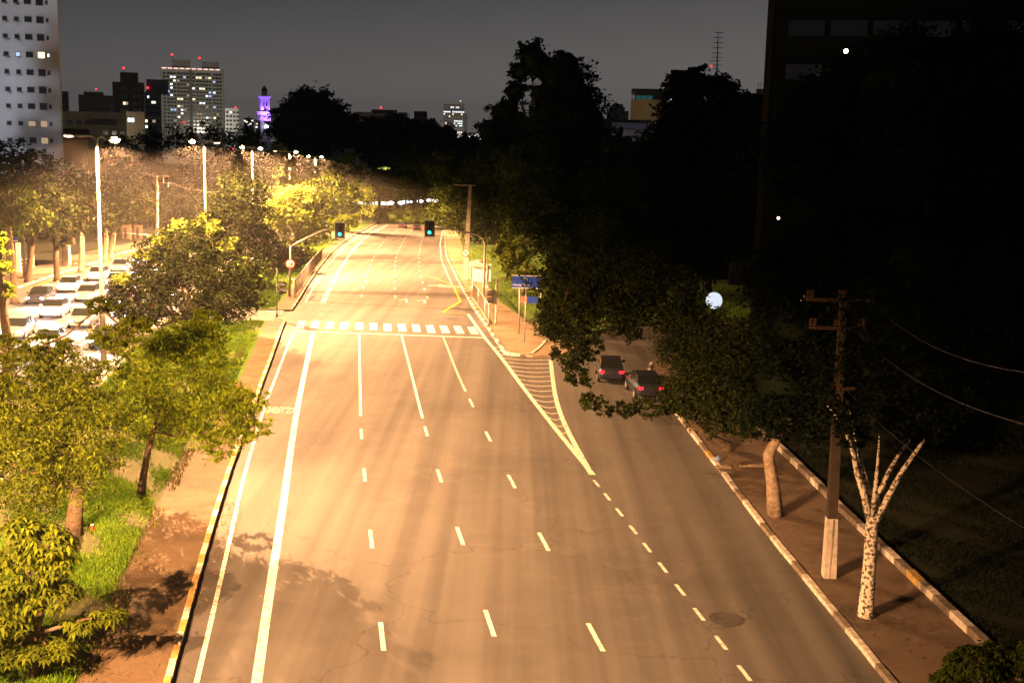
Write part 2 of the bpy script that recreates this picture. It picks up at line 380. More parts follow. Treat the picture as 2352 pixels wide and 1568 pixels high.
# kerbs of separate blocks
def kerb(name, cur, y0, y1, mats, side=-1, bl=1.0, h=.16, w=.15, lift=0, seq=(0, 1), jit=.02, fx=None):
    mb = MB(); Y = y0; i = 0; rnd = random.Random(len(name) + int(y0))
    f = fx or cur
    while Y < y1:
        L = bl * rnd.uniform(.8, 1.15); x0, x1 = f(Y), f(Y + L); Y2 = Y + L
        hd = math.atan2(x1 - x0, L); ln = math.hypot(x1 - x0, L)
        z = zg(Y + L / 2)
        M3 = Matrix.Rotation(-hd + rnd.uniform(-jit, jit), 3, 'Z') @ Matrix.Rotation(math.atan2(zg(Y2) - zg(Y), L), 3, 'X')
        hh = h + rnd.uniform(-.02, .02)
        mi = seq[i % len(seq)] if rnd.random() > .12 else rnd.choice(range(len(mats)))
        mb.box(((x0 + x1) / 2 + side * w / 2, Y + L / 2, z + lift + hh / 2 + .01), (w, ln - .03, hh), rot=M3, mi=mi)
        Y = Y2; i += 1
    return tag(mb.build(name, mats), kind='structure')
KW = [M['kerb_white'], M['kerb_yellow'], M['kerb_grey']]
kerb('median_kerb', kerbL, -20, CW0, KW, -1, 1.05, seq=(0, 1), w=.2)
kerb('median_kerb', kerbL, CW1, 326, KW, -1, 1.3, seq=(0, 2))
kerb('island_kerb', kerbR, isl0 + 2.6, 320, KW, 1, 1.5, seq=(0, 2), h=.19, w=.22)
kerb('right_kerb', kerbO, 20, 70, KW, 1, 1.5, seq=(0, 0, 2), h=.17, w=.2)
kerb('right_kerb', None, 70, 99, KW, 1, 1.5, seq=(0, 2), h=.17, w=.2, fx=outB)
kerb('park_kerb', kerbI, 24, 66, KW, 1, 1.35, seq=(2, 0, 2, 2, 0), h=.30, w=.28, lift=.08)
kerb('left_kerb', farK, 117, 300, KW, -1, 1.5, seq=(0, 2, 0), w=.22)
kerb('median_back_kerb', nearK, -20, 300, KW, 1, 1.5, seq=(2, 2, 0))
# rounded nose of the island
nose = [c6(1975, 1180), c6(2005, 1205), c6(2040, 1218), c6(2120, 1224), c6(2205, 1218), c6(2240, 1195), c6(2280, 1160), c6(2320, 1110)]
npt = GS(nose); mb = MB()
for a, b in zip(npt[:-1], npt[1:]):
    d = b - a; mb.box((a + b) / 2 + Vector((0, 0, .09)), (d.length - .02, .2, .19), rz=math.atan2(d.y, d.x))
tag(mb.build('island_kerb', M['kerb_white']), kind='structure')

# ------------------------------------------------------------------ markings
def ribbon(name, cur, y0, y1, w, mt, dz=.008, mb=None):
    own = mb is None; mb = mb or MB()
    yy = ys(y0, y1, 2.5); n0 = len(mb.v)
    for Y in yy:
        hw = w / 2 * math.sqrt(1 + math.tan(cur.head(Y)) ** 2)
        mb.v.append((cur(Y) - hw, Y, zg(Y) + dz)); mb.v.append((cur(Y) + hw, Y, zg(Y) + dz))
    for i in range(len(yy) - 1):
        mb.f.append((n0 + 2 * i, n0 + 2 * i + 1, n0 + 2 * i + 3, n0 + 2 * i + 2)); mb.m.append(0)
    if own: return tag(mb.build(name, mt), kind='structure')
YS = G(890, 768).y     # stop line
ribbon('median_edge_line', edgeL, 15, YS + .3, .15, M['white_paint'])
ribbon('median_edge_line', edgeL, G(*c6(435, 800)).y, 290, .15, M['white_paint'])
ribbon('bus_lane_line', bold, 15, YS, .30, M['white_paint'])
ribbon('bus_lane_line', bold, G(*c6(625, 680)).y, 290, .32, M['white_paint'])
mb = MB(); ya, yb = G(*c6(572, 803)).y, G(*c6(622, 690)).y
for k in range(8):
    y = ya + (yb - ya) * k / 8; ribbon('', bold, y, y + (yb - ya) / 16, .5, None, mb=mb)
tag(mb.build('lane_dots', M['white_paint']), kind='structure')
for cur, dashes, ysol in ((sep1, [(878, 1460), (852, 1237), (837, 1090), (829, 996)], G(827, 955).y), (sep2, [(1125, 1430), (1057, 1230), (1008, 1092), (978, 990)], G(970, 960).y),
                          (sep3, [(1368, 1462), (1248, 1243), (1175, 1105), (1121, 1002)], G(1058, 880).y)):
    mb = MB()
    for d in dashes:
        y = G(*d).y; ribbon('', cur, y - 1.05, y + 1.05, .15, None, mb=mb)
    y = G(*dashes[0]).y - 8
    while y > 8: ribbon('', cur, y - 1.05, y + 1.05, .15, None, mb=mb); y -= 8
    if cur is sep3:
        for d in ((1085, 925), (1068, 890)):
            y = G(*d).y; ribbon('', cur, y - 1.1, y + 1.1, .14, None, mb=mb)
    y = G(*c6(875, 750)).y
    while y < 290: ribbon('', cur, y - 1.0, y + 1.0, .17, None, mb=mb); y += 8.0
    tag(mb.build('lane_dashes', M['white_paint']), kind='structure')
    ribbon('lane_line', cur, ysol, YS, .15, M['faded_paint'] if cur is sep3 else M['white_paint'])
ribbon('gore_left_line', gorL, G(1362, 1090).y, G(*c6(1710, 895)).y, .26, M['white_paint'])
ribbon('gore_right_line', gorR, G(1359, 1090).y, G(1270, 850).y + 4, .26, M['white_paint'], .012)
ribbon('right_edge_line', edgeR, G(*c6(1640, 790)).y + 12, 300, .15, M['white_paint'])
mb = MB()
for d in rdash:
    y = G(*d).y; ribbon('', rampD, y - .52, y + .52, .13, None, mb=mb)
tag(mb.build('slip_road_dashes', M['white_paint']), kind='structure')
# curved bars inside the gore
mb = MB(); y0, y1 = G(1310, 1008).y, G(1200, 800).y
nb = 19
for k in range(nb):
    Y = y0 + (y1 - y0) * (k / (nb - 1)) ** 1.0; xa = gorL(Y) + .1; xb = (gorR(Y) if Y < G(1270, 873).y else gorR(G(1270, 873).y) + (Y - G(1270, 873).y) * .02) - .1
    if xb - xa < .3: continue
    n0 = len(mb.v); N = 8
    for i in range(N + 1):
        t = i / N; x = xa + (xb - xa) * t; yy_ = Y + (1 - t) * .25 - .45 * math.sin(math.pi * t)
        mb.v.append((x, yy_ - .1, zg(yy_) + .007)); mb.v.append((x, yy_ + .1, zg(yy_) + .007))
    for i in range(N): mb.f.append((n0 + 2 * i, n0 + 2 * i + 2, n0 + 2 * i + 3, n0 + 2 * i + 1)); mb.m.append(0)
tag(mb.build('gore_bars', M['faded_paint']), kind='structure')
# stop line and crossing
def bar(mb, a, b, w, dz=.010):
    d = (b - a); n = Vector((-d.y, d.x, 0)).normalized() * w / 2
    N = max(1, int(d.length / 3)); n0 = len(mb.v)
    for i in range(N + 1):
        p = a + d * i / N
        for q in (p - n, p + n): mb.v.append((q.x, q.y, zg(q.y) + dz))
    for i in range(N): mb.f.append((n0 + 2 * i, n0 + 2 * i + 2, n0 + 2 * i + 3, n0 + 2 * i + 1)); mb.m.append(0)
mb = MB(); a, b = G(*c6(340, 1028)), G(*c6(1830, 1080)); bar(mb, a, b, .32, .014); tag(mb.build('stop_line', M['white_paint']), kind='structure')
mb = MB()
zc = [(400, 975), (511, 977), (626, 980), (739, 983), (855, 987), (967, 991), (1078, 998), (1192, 1000), (1303, 1004), (1415, 1010), (1525, 1013), (1636, 1017), (1747, 1023)]
for c in zc:
    p = G(*c6(*c)); hd = Vector((math.sin(sep2.head(p.y)), math.cos(sep2.head(p.y)), 0)); bar(mb, p - hd * 2.05, p + hd * 2.05, .62)
tag(mb.build('zebra_crossing', M['white_paint']), kind='structure')
mb = MB()
for k in range(7):
    t = k / 6; a = G(*c6(100 + 8 * k, 822 + 13 * k)); b = G(*c6(288 - 6 * k, 822 + 13 * k)); 
    mb_p = MB(); bar(mb, a, b, .38, .07)
tag(mb.build('median_zebra_crossing', M['faded_paint']), kind='structure')
# yellow bus-bay zigzag
mb = MB(); zz = GS([c6(1405, 598), c6(1590, 665), c6(1650, 795), c6(1510, 882), c6(1712, 893)])
for a, b, w in zip(zz[:-1], zz[1:], (.15, .22, .25, .14)): bar(mb, a, b, w, .016)
tag(mb.build('bus_bay_zigzag', M['yellow_paint']), kind='structure')
# left carriageway
mb = MB(); Y = -10
for k in range(1, 4):
    cur = nearK.off(-.6 - 3.5 * k); y = 20
    while y < 250: ribbon('', cur, y, y + 2, .15, None, mb=mb); y += 8
tag(mb.build('left_lane_dashes', M['white_paint']), kind='structure')
ribbon('left_edge_line', nearK.off(-.6), 20, 280, .16, M['white_paint'])
ribbon('left_far_edge_line', farK.off(.9), 118, 280, .16, M['yellow_paint'])
mb = MB(); bar(mb, G(*c5(360, 965)), G(*c5(450, 930)), 1.1); tag(mb.build('left_zebra_bar', M['faded_paint']), kind='structure')

def text_mesh(name, s, mt, parent=None, ext=0.0):
    cu = bpy.data.curves.new(name, 'FONT'); cu.body = s; cu.size = 1; cu.extrude = ext; cu.offset = .012; cu.align_x = 'LEFT'
    o = bpy.data.objects.new(name, cu); me = bpy.data.meshes.new_from_object(o)
    bpy.data.objects.remove(o); me.materials.append(mt)
    return me
def road_text(name, s, pl, pr, length, mt, mirror=False):
    me = text_mesh(name, s, mt); co = np.array([v.co[:] for v in me.vertices])
    x0, x1 = co[:, 0].min(), co[:, 0].max(); y0, y1 = co[:, 1].min(), co[:, 1].max()
    d = pr - pl; hd = Vector((-d.y, d.x, 0)).normalized()
    for v in me.vertices:
        p = pl + d * ((v.co.x - x0) / (x1 - x0)) + hd * ((v.co.y - y0) / (y1 - y0)) * length
        v.co = Vector((p.x, p.y, zg(p.y) + .012)) - pl
    o = bpy.data.objects.new(name, me); o.location = pl; link(o); return tag(o, kind='structure')
a, b = G(*c6(1378, 672)), G(*c6(1600, 690)); road_text('bus_lane_word', 'ONIBUS', a, b, 2.6, M['white_paint'])
def z2(px, py): return ((1000 + px / 7.84) / 1.7415, (1580 + py / 7.84) / 1.7415)
a, b = G(*z2(300, 545)), G(*z2(1260, 590)); road_text('median_lane_word', 'DIREITO', a, b, 1.5, M['faded_paint'])
# short arrow heads before the crossing
mb = MB()
for c in ((1225, 790), (1368, 795)):
    p = G(*c6(*c)); bar(mb, p + Vector((.15, -1.4, 0)), p + Vector((-.1, 1.3, 0)), .18); bar(mb, p + Vector((-.1, 1.3, 0)), p + Vector((-.75, .2, 0)), .16, .013)
tag(mb.build('lane_arrows', M['white_paint']), kind='structure')
# manhole covers
for c, r, lb in (((1578, 930), .5, 'dark round manhole cover before the yellow zigzag'), (None, .5, 'round manhole cover on the slip road')):
    p = G(*c6(*c)) if c else G(1668, 1421)
    mb = MB(); n = 24; mb.v = [(p.x + r * math.cos(t), p.y + r * math.sin(t), p.z + .012) for t in [2 * math.pi * i / n for i in range(n)]]
    mb.f = [tuple(range(n))]; mb.m = [0]
    for i in range(n):
        t0, t1 = 2 * math.pi * i / n, 2 * math.pi * (i + 1) / n
        mb.face([(p.x + q * math.cos(t), p.y + q * math.sin(t), p.z + .016) for q, t in ((r + .01, t0), (r + .07, t0), (r + .07, t1), (r + .01, t1))])
    tag(mb.build('manhole_cover', mat('cast_iron', (.115, .11, .105), .6, .5, var=.4)), lb, 'manhole cover', 'manhole covers')

# ------------------------------------------------------------------ lamps
LAMPW = 650000
def spot(name, loc, parent, power, col=SODIUM, ang=162, blend=.35, r=.12, aim=None):
    l = bpy.data.lights.new(name, 'SPOT'); l.energy = power; l.color = col; l.spot_size = R(ang); l.spot_blend = blend; l.shadow_soft_size = r
    o = bpy.data.objects.new(name, l); o.location = Vector(loc) - (Vector(parent.location) if parent is not None else Vector())
    if aim is not None: o.rotation_euler = Vector(aim).to_track_quat('-Z', 'Y').to_euler()
    link(o, parent); return o
def batwing(l, wide=3.1, rest=.12):        # street lantern optics: throws further along the road than across it
    l.use_nodes = True; n = l.node_tree.nodes; k = l.node_tree.links; em = n['Emission']
    t = n.new('ShaderNodeTexCoord'); sx = n.new('ShaderNodeSeparateXYZ'); k.new(t.outputs['Normal'], sx.inputs[0])
    def mth(op, a, b=None, c=None):
        q = n.new('ShaderNodeMath'); q.operation = op
        for i, v in enumerate((a, b, c)):
            if v is None: continue
            if isinstance(v, (int, float)): q.inputs[i].default_value = v
            else: k.new(v, q.inputs[i])
        return q.outputs[0]
    z = mth('MAXIMUM', mth('ABSOLUTE', sx.outputs['Z']), .36)
    g = mth('MULTIPLY', mth('POWER', z, -2.0), .16)
    lat = mth('DIVIDE', mth('ABSOLUTE', sx.outputs['X']), z)
    mr = n.new('ShaderNodeMapRange'); mr.interpolation_type = 'SMOOTHSTEP'; k.new(lat, mr.inputs[0])
    mr.inputs['From Min'].default_value = .7; mr.inputs['From Max'].default_value = wide; mr.inputs['To Min'].default_value = 1; mr.inputs['To Max'].default_value = rest
    k.new(mth('MULTIPLY', g, mr.outputs[0]), em.inputs['Strength'])
LG = 'double street lamps along the median'
def street_lamp(base, top, heads, label, pw=1.0, r0=.16):
    t = thing('street_lamp', base, label, 'street lamp', LG)
    hh = (top - base)
    mb = MB(); mb.tube([base, base + hh * .28, base + hh * .285, base + hh], [r0 * 1.25, r0 * 1.1, r0 * .85, r0 * .45], 10); mb.build('pole', M['pole'], t, smooth=True)
    mb = MB(); mb.tube([base + hh * .27, base + hh * .30], r0 * 1.35, 10); mb.build('collar', M['pole'], t)
    for hp, lit in heads:
        hp = Vector(hp); d = hp - top; d.z = 0; dn = d.normalized()
        mb = MB(); mb.tube([top - Vector((0, 0, .1)), top + dn * .3 + Vector((0, 0, .12)), hp - dn * .5], [.05, .05, .045], 8); mb.build('arm', M['galv'], t)
        mb = MB(); rot = Matrix.Rotation(math.atan2(dn.y, dn.x), 3, 'Z') @ Matrix.Rotation(-.10, 3, 'Y')
        sec = [(-.55, .07, .05), (-.35, .14, .10), (0, .19, .14), (.35, .17, .12), (.55, .08, .05)]
        n0 = len(mb.v)
        for x, w, h in sec:
            for q in ((-w, 0), (-w * .7, h), (w * .7, h), (w, 0)): mb.v.append(tuple(hp + rot @ Vector((x, q[0], q[1]))))
        for i in range(len(sec) - 1):
            for k in range(4):
                k2 = (k + 1) % 4; mb.f.append((n0 + i * 4 + k, n0 + i * 4 + k2, n0 + i * 4 + 4 + k2, n0 + i * 4 + 4 + k)); mb.m.append(0)
        mb.f += [(n0, n0 + 1, n0 + 2, n0 + 3), tuple(n0 + 16 + k for k in (3, 2, 1, 0))]; mb.m += [0, 0]
        hd = mb.build('lamp_head', M['head'], t)
        mb = MB(); s = 1.0 if lit else .45
        mb.ball(hp + rot @ Vector((.05, 0, -.02)), .25, sc3=(1.3, .8, .75 * s)); mb.build('lamp_glass', M['lamp'] if lit else M['lampdim'], hd, loc=t.location)
        batwing(spot('lamp_light', hp + Vector((0, 0, -.32)), t, LAMPW * pw * (1.0 if lit else .16), ang=174 if base.y < 30 else 162).data, *((4.6, .45) if base.y > 100 else ((2.5, .03) if base.y < 30 else (3.1, .09))))
    return t
def lamp_px(bx, Y, tx, ty, hs, label, pw=1.0):
    top = P(tx, ty, Y); base = Vector((top.x, Y, zg(Y) + SW)) 
    heads = [(P(x, y, Y + dy), lit) for x, y, lit, dy in hs]
    return street_lamp(base, top, heads, label, pw)
lamp_px(224, 76, 222, 317, [(160, 312, 0, -.3), (262, 321, 1, .2)], 'nearest tall street lamp, its bright head on the right of the pole')
lamp_px(468, 121, 469, 326, [(443, 325, 1, 0), (497, 328, 0, 0)], 'tall street lamp rising behind the round dark bush, bright head on its left')
lamp_px(578, 166, 579, 340, [(557, 338, 1, 0), (597, 341, 1, 0)], 'street lamp beside the pointed conifer, heads lit on both sides')
lamp_px(665, 212, 665, 350, [(633, 347, 0, 0), (679, 349, 1, 0)], 'street lamp standing in front of the pale bright tree')
lamp_px(724, 262, 724, 361, [(709, 359, 1, 0), (738, 360, 1, 0)], 'small far street lamp just right of the pale tree')
lamp_px(854, 330, 854, 374, [(862, 374, 1, 0), (882, 378, 1, 0)], 'farthest street lamp above the road bend', 1.8)
# the next pair towards the viewer stands outside the picture and lights the foreground
for (x, y, lb) in ((-16.5, 13, 'street lamp beside the footbridge, outside the left edge'),):
    b = Vector((x, y, SW)); tp = Vector((x, y, 14.6)); street_lamp(b, tp, [(tp + Vector((-1.9, 0, .1)), 1), (tp + Vector((1.6, 0, .1)), 1)], lb, .5)

# ------------------------------------------------------------------ trees
def np_mesh(name, V, nper, mats):
    me = bpy.data.meshes.new(name); nv = len(V); nf = nv // nper
    me.vertices.add(nv); me.vertices.foreach_set('co', V.astype(np.float32).ravel())
    me.loops.add(nv); me.loops.foreach_set('vertex_index', np.arange(nv, dtype=np.int32))
    me.polygons.add(nf); me.polygons.foreach_set('loop_start', np.arange(0, nv, nper, dtype=np.int32))
    me.polygons.foreach_set('loop_total', np.full(nf, nper, dtype=np.int32))
    me.update(calc_edges=True); me.materials.append(mats); return me
def crown_mesh(lobes, origin, leaf, mt, seed, cover=2.2, cap=26000, aspect=.55, droop=.3, clump=.16, gaps=.0, flat=.7, shell=.45):
    rg = np.random.default_rng(seed); out = []
    areas = [4 * math.pi * (r[0] * r[1] + r[0] * r[2] + r[1] * r[2]) / 3 for _, r in lobes]
    tot = sum(areas); n = min(cap, int(cover * tot / (leaf * leaf * aspect)))
    cen_all = []
    for (c, r), a in zip(lobes, areas):
        k = max(500, int(n * a / tot)); per = 26; nc = max(4, k // per)
        d = rg.normal(size=(nc, 3)); d /= np.linalg.norm(d, axis=1)[:, None]
        rad = shell + (1.06 - shell) * rg.random(nc) ** .55
        # lumpy outline
        rad *= 1 + .16 * np.sin(d[:, 0] * 5.1 + seed) * np.sin(d[:, 1] * 4.3 + seed * 2) + .10 * np.sin(d[:, 2] * 7 + d[:, 0] * 6)
        cc = np.array(c) + d * rad[:, None] * np.array(r)
        if gaps > 0:
            keep = (np.sin(cc[:, 0] * 1.9 + seed) + np.sin(cc[:, 1] * 1.7) + np.sin(cc[:, 2] * 2.3 + seed * 3)) > -3 + 6 * gaps * .5
            cc = cc[keep]
        nc = len(cc)
        if nc == 0: continue
        cr = clump * np.mean(r) * rg.uniform(.6, 1.5, nc)
        idx = np.repeat(np.arange(nc), per)
        p = cc[idx] + rg.normal(size=(nc * per, 3)) * cr[idx][:, None] * np.array([1, 1, flat])
        out.append(p)
    p = np.concatenate(out); N = len(p)
    a = rg.uniform(0, 2 * math.pi, N); el = rg.normal(-droop, .45, N)
    u = np.stack([np.cos(a) * np.cos(el), np.sin(a) * np.cos(el), np.sin(el)], 1)
    w = rg.normal(size=(N, 3)) * .55; w[:, 2] *= .6; up = np.array([0, 0, 1.0]) + w
    v = np.cross(up, u); v /= np.linalg.norm(v, axis=1)[:, None] + 1e-9
    L = leaf * rg.uniform(.6, 1.35, N)[:, None]
    bend = np.array([0, 0, -1.0]) * L * .15
    V = np.stack([p - u * L * .5 + bend, p + v * L * .5 * aspect, p + u * L * .5 + bend, p - v * L * .5 * aspect], 1).reshape(-1, 3)
    return np_mesh('crown', V - np.array(origin), 4, mt)
TREEN = [0]
def tree(name, base, lobes, label, mt, bark, leaf=.3, tr=.2, group=None, fork=.45, limbs=True, cat='tree', bends=None, core=0, fkp=None, limbn=99, **kw):
    TREEN[0] += 1; seed = TREEN[0]; rnd = random.Random(seed)
    base = Vector(base); t = thing(name, base, label, cat, group)
    me = crown_mesh([(tuple(c), r) for c, r in lobes], base, leaf, mt, seed, **kw)
    link(bpy.data.objects.new('crown', me), t)
    if core:
        mb = MB()
        for c, r in lobes:
            n0 = len(mb.v); mb.ball(c, core, seg=14, rings=9, sc3=(r[0], r[1], r[2]))
            for i in range(n0, len(mb.v)):
                x, y, z = mb.v[i]; k = 1 + .13 * math.sin(x * 2.3 / r[0] * 2 + seed) * math.sin(z * 3.1 / r[0] * 2 + y)
                mb.v[i] = (c[0] + (x - c[0]) * k, c[1] + (y - c[1]) * k, c[2] + (z - c[2]) * k)
        mb.build('inner_foliage', mt, t, smooth=True)
    if tr > 0:
        cen = sum((Vector(c) for c, _ in lobes), Vector()) / len(lobes)
        hfork = max(.6, (min(c[2] - r[2] * .5 for c, r in lobes) - base.z)); top = max(c[2] for c, r in lobes)
        fk = Vector((base.x + (cen.x - base.x) * fork, base.y + (cen.y - base.y) * fork, base.z + hfork + .3))
        if fkp is not None: fk = Vector(fkp)
        mb = MB(); j = Vector((rnd.uniform(-.1, .1), rnd.uniform(-.1, .1), 0))
        pts = [base - Vector((0, 0, .1)), base + Vector((0, 0, .25)), base.lerp(fk, .5) + j] if not bends else [base - Vector((0, 0, .1))] + [Vector(b) for b in bends]
        rr = [tr * 1.4, tr * 1.05, tr * .88] if not bends else [tr * 1.35] + [tr * (1 - .25 * i / len(bends)) for i in range(len(bends))]
        mb.tube(pts + [fk], rr + [tr * .75], 9)
        if limbs:
            for il, (c, r) in enumerate(lobes):
                c = Vector(c); fk0 = fk
                if il >= limbn: fk = min((Vector(q[0]) for q in lobes[:il]), key=lambda q: (q - c).length); trs = tr * .4
                else: trs = tr
                mid = fk.lerp(c, .5) + Vector((rnd.uniform(-.4, .4), rnd.uniform(-.4, .4), -.12 * (c - fk).length))
                mb.tube([fk, mid, c], [trs * .5, trs * .34, tr * .14], 6); fk = fk0
                for _ in range(4):
                    d = Vector((rnd.uniform(-1, 1), rnd.uniform(-1, 1), rnd.uniform(-.2, 1))); s = mid.lerp(c, rnd.random())
                    e1 = s + Vector((d.x * r[0], d.y * r[1], d.z * r[2])) * .8; mb.tube([s, s.lerp(e1, .5) + Vector((0, 0, -.1)), e1], [tr * .17, tr * .1, tr * .04], 5)
        mb.build('trunk', bark, t, smooth=True)
    return t
def LB(Y, *ls, sq=1.0):        # crown masses: x, y, radius as seen, depth offset
    o = []
    for l in ls:
        x, y, r = l[:3]; dy = l[3] if len(l) > 3 else 0; fl = l[4] if len(l) > 4 else sq
        rm = r * Y / F; o.append((tuple(P(x, y, Y + dy)), (rm, rm, rm * fl)))
    return o
def TB(x, Y, lift=SW): p = P(x, 600, Y); return Vector((p.x, Y, zg(Y) + lift))
B, BL, WW = M['bark'], M['barklight'], M['whitewash']
# foreground, left
g = G(168, 1235); Y = g.y
tree('feathery_tree', g + Vector((0, 0, SW)), LB(Y, (60, 930, 125, 1), (175, 1000, 120, -1), (60, 1080, 105, 0), (-40, 980, 110, 0), (140, 870, 85, 2), (110, 790, 48, 2, .7), (20, 800, 62, 3, .7), (230, 705, 42, 1, .45), (320, 745, 46, 0, .45), (270, 775, 50, 0, .45)),
     'dark leaning feathery tree in the left foreground, drooping leaves over its thick trunk', M['leaf_near'], B, leaf=.19, tr=.30, cover=2.3, droop=.5, aspect=.34, gaps=.08, clump=.13, flat=.42, cap=60000, bends=[P(172, 1180, Y)], fkp=P(180, 1110, Y), limbn=4)
g = G(323, 1144); Y = g.y
tree('feathery_tree', g + Vector((0, 0, SW)), LB(Y, (420, 870, 105, 0), (500, 960, 85, -1), (340, 930, 95, 1), (455, 780, 68, 1, .75), (375, 790, 60, 0, .6), (560, 920, 52, -1, .6), (585, 985, 42, -1, .6), (300, 830, 60, 1, .6), (470, 735, 34, 0, .8), (250, 770, 50, 0, .4), (505, 1030, 36, 0, .6)),
     'spreading feathery tree with a thin dark trunk, its branch tips hanging over the median kerb', M['leaf_yel'], B, leaf=.19, tr=.15, cover=2.1, droop=.45, aspect=.34, gaps=.27, clump=.13, flat=.4, cap=60000, bends=[P(330, 1090, Y), P(341, 1030, Y)], fkp=P(352, 990, Y), limbn=4)
# bright broad leaves nearest the camera: whorls of drooping leaflets
def whorl_tree(name, base, lobes, label, mt, leaf, n, seed, branches=(), cat='tree', droop=(.35, .75)):
    rg = np.random.default_rng(seed); out = []
    tot = sum(r[0] ** 2 for _, r in lobes)
    for c, r in lobes:
        k = int(n * r[0] ** 2 / tot); d = rg.normal(size=(k, 3)); d[:, 2] = np.abs(d[:, 2]) * .9 - .15; d /= np.linalg.norm(d, axis=1)[:, None]
        cc = np.array(c) + d * np.array(r) * (.55 + .5 * rg.random(k) ** .5)[:, None]
        for q in cc:
            m_ = rg.integers(5, 8); a0 = rg.uniform(0, 6.28); L = leaf * rg.uniform(.7, 1.25); tilt = rg.normal(size=2) * .25
            for j in range(m_):
                a = a0 + j * 6.283 / m_; el = -rg.uniform(*droop)
                u = np.array([math.cos(a) * math.cos(el) , math.sin(a) * math.cos(el), math.sin(el) + tilt[0] * math.cos(a) + tilt[1] * math.sin(a)])
                v = np.array([-math.sin(a), math.cos(a), 0]) * L * .19
                out += [q + u * L * .08, q + u * L * .5 + v + [0, 0, L * .1], q + u * L + [0, 0, -L * .1], q + u * L * .5 - v + [0, 0, L * .1]]
    t = thing(name, base, label, cat)
    link(bpy.data.objects.new('crown', np_mesh('crown', np.array(out) - np.array(base), 4, mt)), t)
    mb = MB(); base = Vector(base); top = sum((Vector(c) for c, _ in lobes), Vector()) / len(lobes)
    mb.tube([base - Vector((0, 0, .1)), base.lerp(top, .5), top], [.13, .10, .05], 8)
    for c, r in lobes: mb.tube([base.lerp(top, .55), base.lerp(top, .6).lerp(Vector(c), .6), Vector(c)], [.06, .045, .015], 6)
    mb.build('trunk', B, t, smooth=True); return t
Y = 31
whorl_tree('broadleaf_tree', TB(30, Y), LB(Y, (95, 1250, 75, 0, .7), (40, 1320, 100, 0, .7), (110, 1370, 75, 0, .6), (-20, 1420, 100, -.5, .7), (130, 1290, 45, 0, .6), (190, 1430, 45, 0, .35), (250, 1410, 38, 0, .35), (110, 1490, 60, -.3, .35), (20, 1500, 70, -.3, .5), (50, 1210, 40, 0, .6)),
           'young tree in the bottom left corner with bright drooping hand-shaped leaves', M['leaf_near'], .24, 1150, 5)
Y = 30.5
whorl_tree('broadleaf_shrub', TB(2330, Y), LB(Y, (2250, 1530, 75, 0, .6), (2340, 1540, 70, 0, .7), (2180, 1560, 40, 0, .6), (2290, 1500, 45, .4, .6), (2400, 1500, 60, 0, .7)),
           'leafy shrub top in the bottom right corner beside the park kerb', M['leaf_mid'], .2, 900, 6, cat='shrub')
# bushy trees of the median
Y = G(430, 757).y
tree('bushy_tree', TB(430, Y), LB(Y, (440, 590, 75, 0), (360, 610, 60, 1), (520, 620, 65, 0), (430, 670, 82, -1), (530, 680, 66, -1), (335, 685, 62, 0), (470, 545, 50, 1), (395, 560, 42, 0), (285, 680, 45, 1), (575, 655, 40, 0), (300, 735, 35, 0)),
     'big round dark bushy tree on the median with yellow-lit top leaves', M['leaf_deep'], B, leaf=.30, tr=.25, cover=2.6, cap=50000, clump=.13, droop=.1)  # leaf colour darkened to carry the shade on the body
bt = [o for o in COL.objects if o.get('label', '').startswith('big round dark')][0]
link(bpy.data.objects.new('light_toned_leaves', crown_mesh(LB(Y, (470, 512, 26, 0, .7), (415, 520, 24, 0, .7), (372, 545, 24, 0, .7), (520, 560, 28, 0, .6), (330, 585, 20, 0, .7), (560, 600, 22, 0, .7), (490, 525, 20, 0, .8), (590, 640, 18, 0, .7), (285, 640, 22, 0, .6)), bt.location, .3, M['leaf_bright'], 901, cover=2.0, droop=.1)), bt)  # bright sub-crown: lamp light on the top put into the leaf colour
Y = 132
tree('conifer_tree', TB(555, Y), LB(Y, (545, 362, 9, 0, 1.5), (546, 378, 18), (550, 405, 30), (552, 440, 50), (553, 480, 62), (550, 525, 64), (560, 570, 52), (515, 500, 36), (590, 520, 40), (600, 560, 35)),
     'pointed dark conifer-like tree between two median street lamps', M['leaf_deep'], B, leaf=.42, tr=.22, cover=2.0, clump=.16, droop=.1, gaps=.25)
Y = 170
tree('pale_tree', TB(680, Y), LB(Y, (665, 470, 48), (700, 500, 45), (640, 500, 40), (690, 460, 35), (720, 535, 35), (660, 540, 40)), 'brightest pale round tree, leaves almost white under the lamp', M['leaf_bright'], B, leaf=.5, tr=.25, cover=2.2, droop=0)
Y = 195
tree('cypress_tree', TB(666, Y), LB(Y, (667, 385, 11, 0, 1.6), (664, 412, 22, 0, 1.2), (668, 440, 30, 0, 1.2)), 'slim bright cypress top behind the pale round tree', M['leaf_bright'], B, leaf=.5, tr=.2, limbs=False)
Y = 146
tree('bushy_tree', TB(655, Y), LB(Y, (640, 560, 34), (672, 580, 34), (625, 590, 30), (690, 595, 22), (650, 605, 30)), 'low brownish yellow tree behind the round direction sign pole', M['leaf_brown'], B, leaf=.45, tr=.15)
Y = 120
tree('small_tree', TB(610, Y), LB(Y, (610, 660, 20), (600, 690, 16), (618, 630, 14)), 'small green shrub-like tree at the right edge of the round bush', M['leaf_mid'], B, leaf=.3, tr=.08)
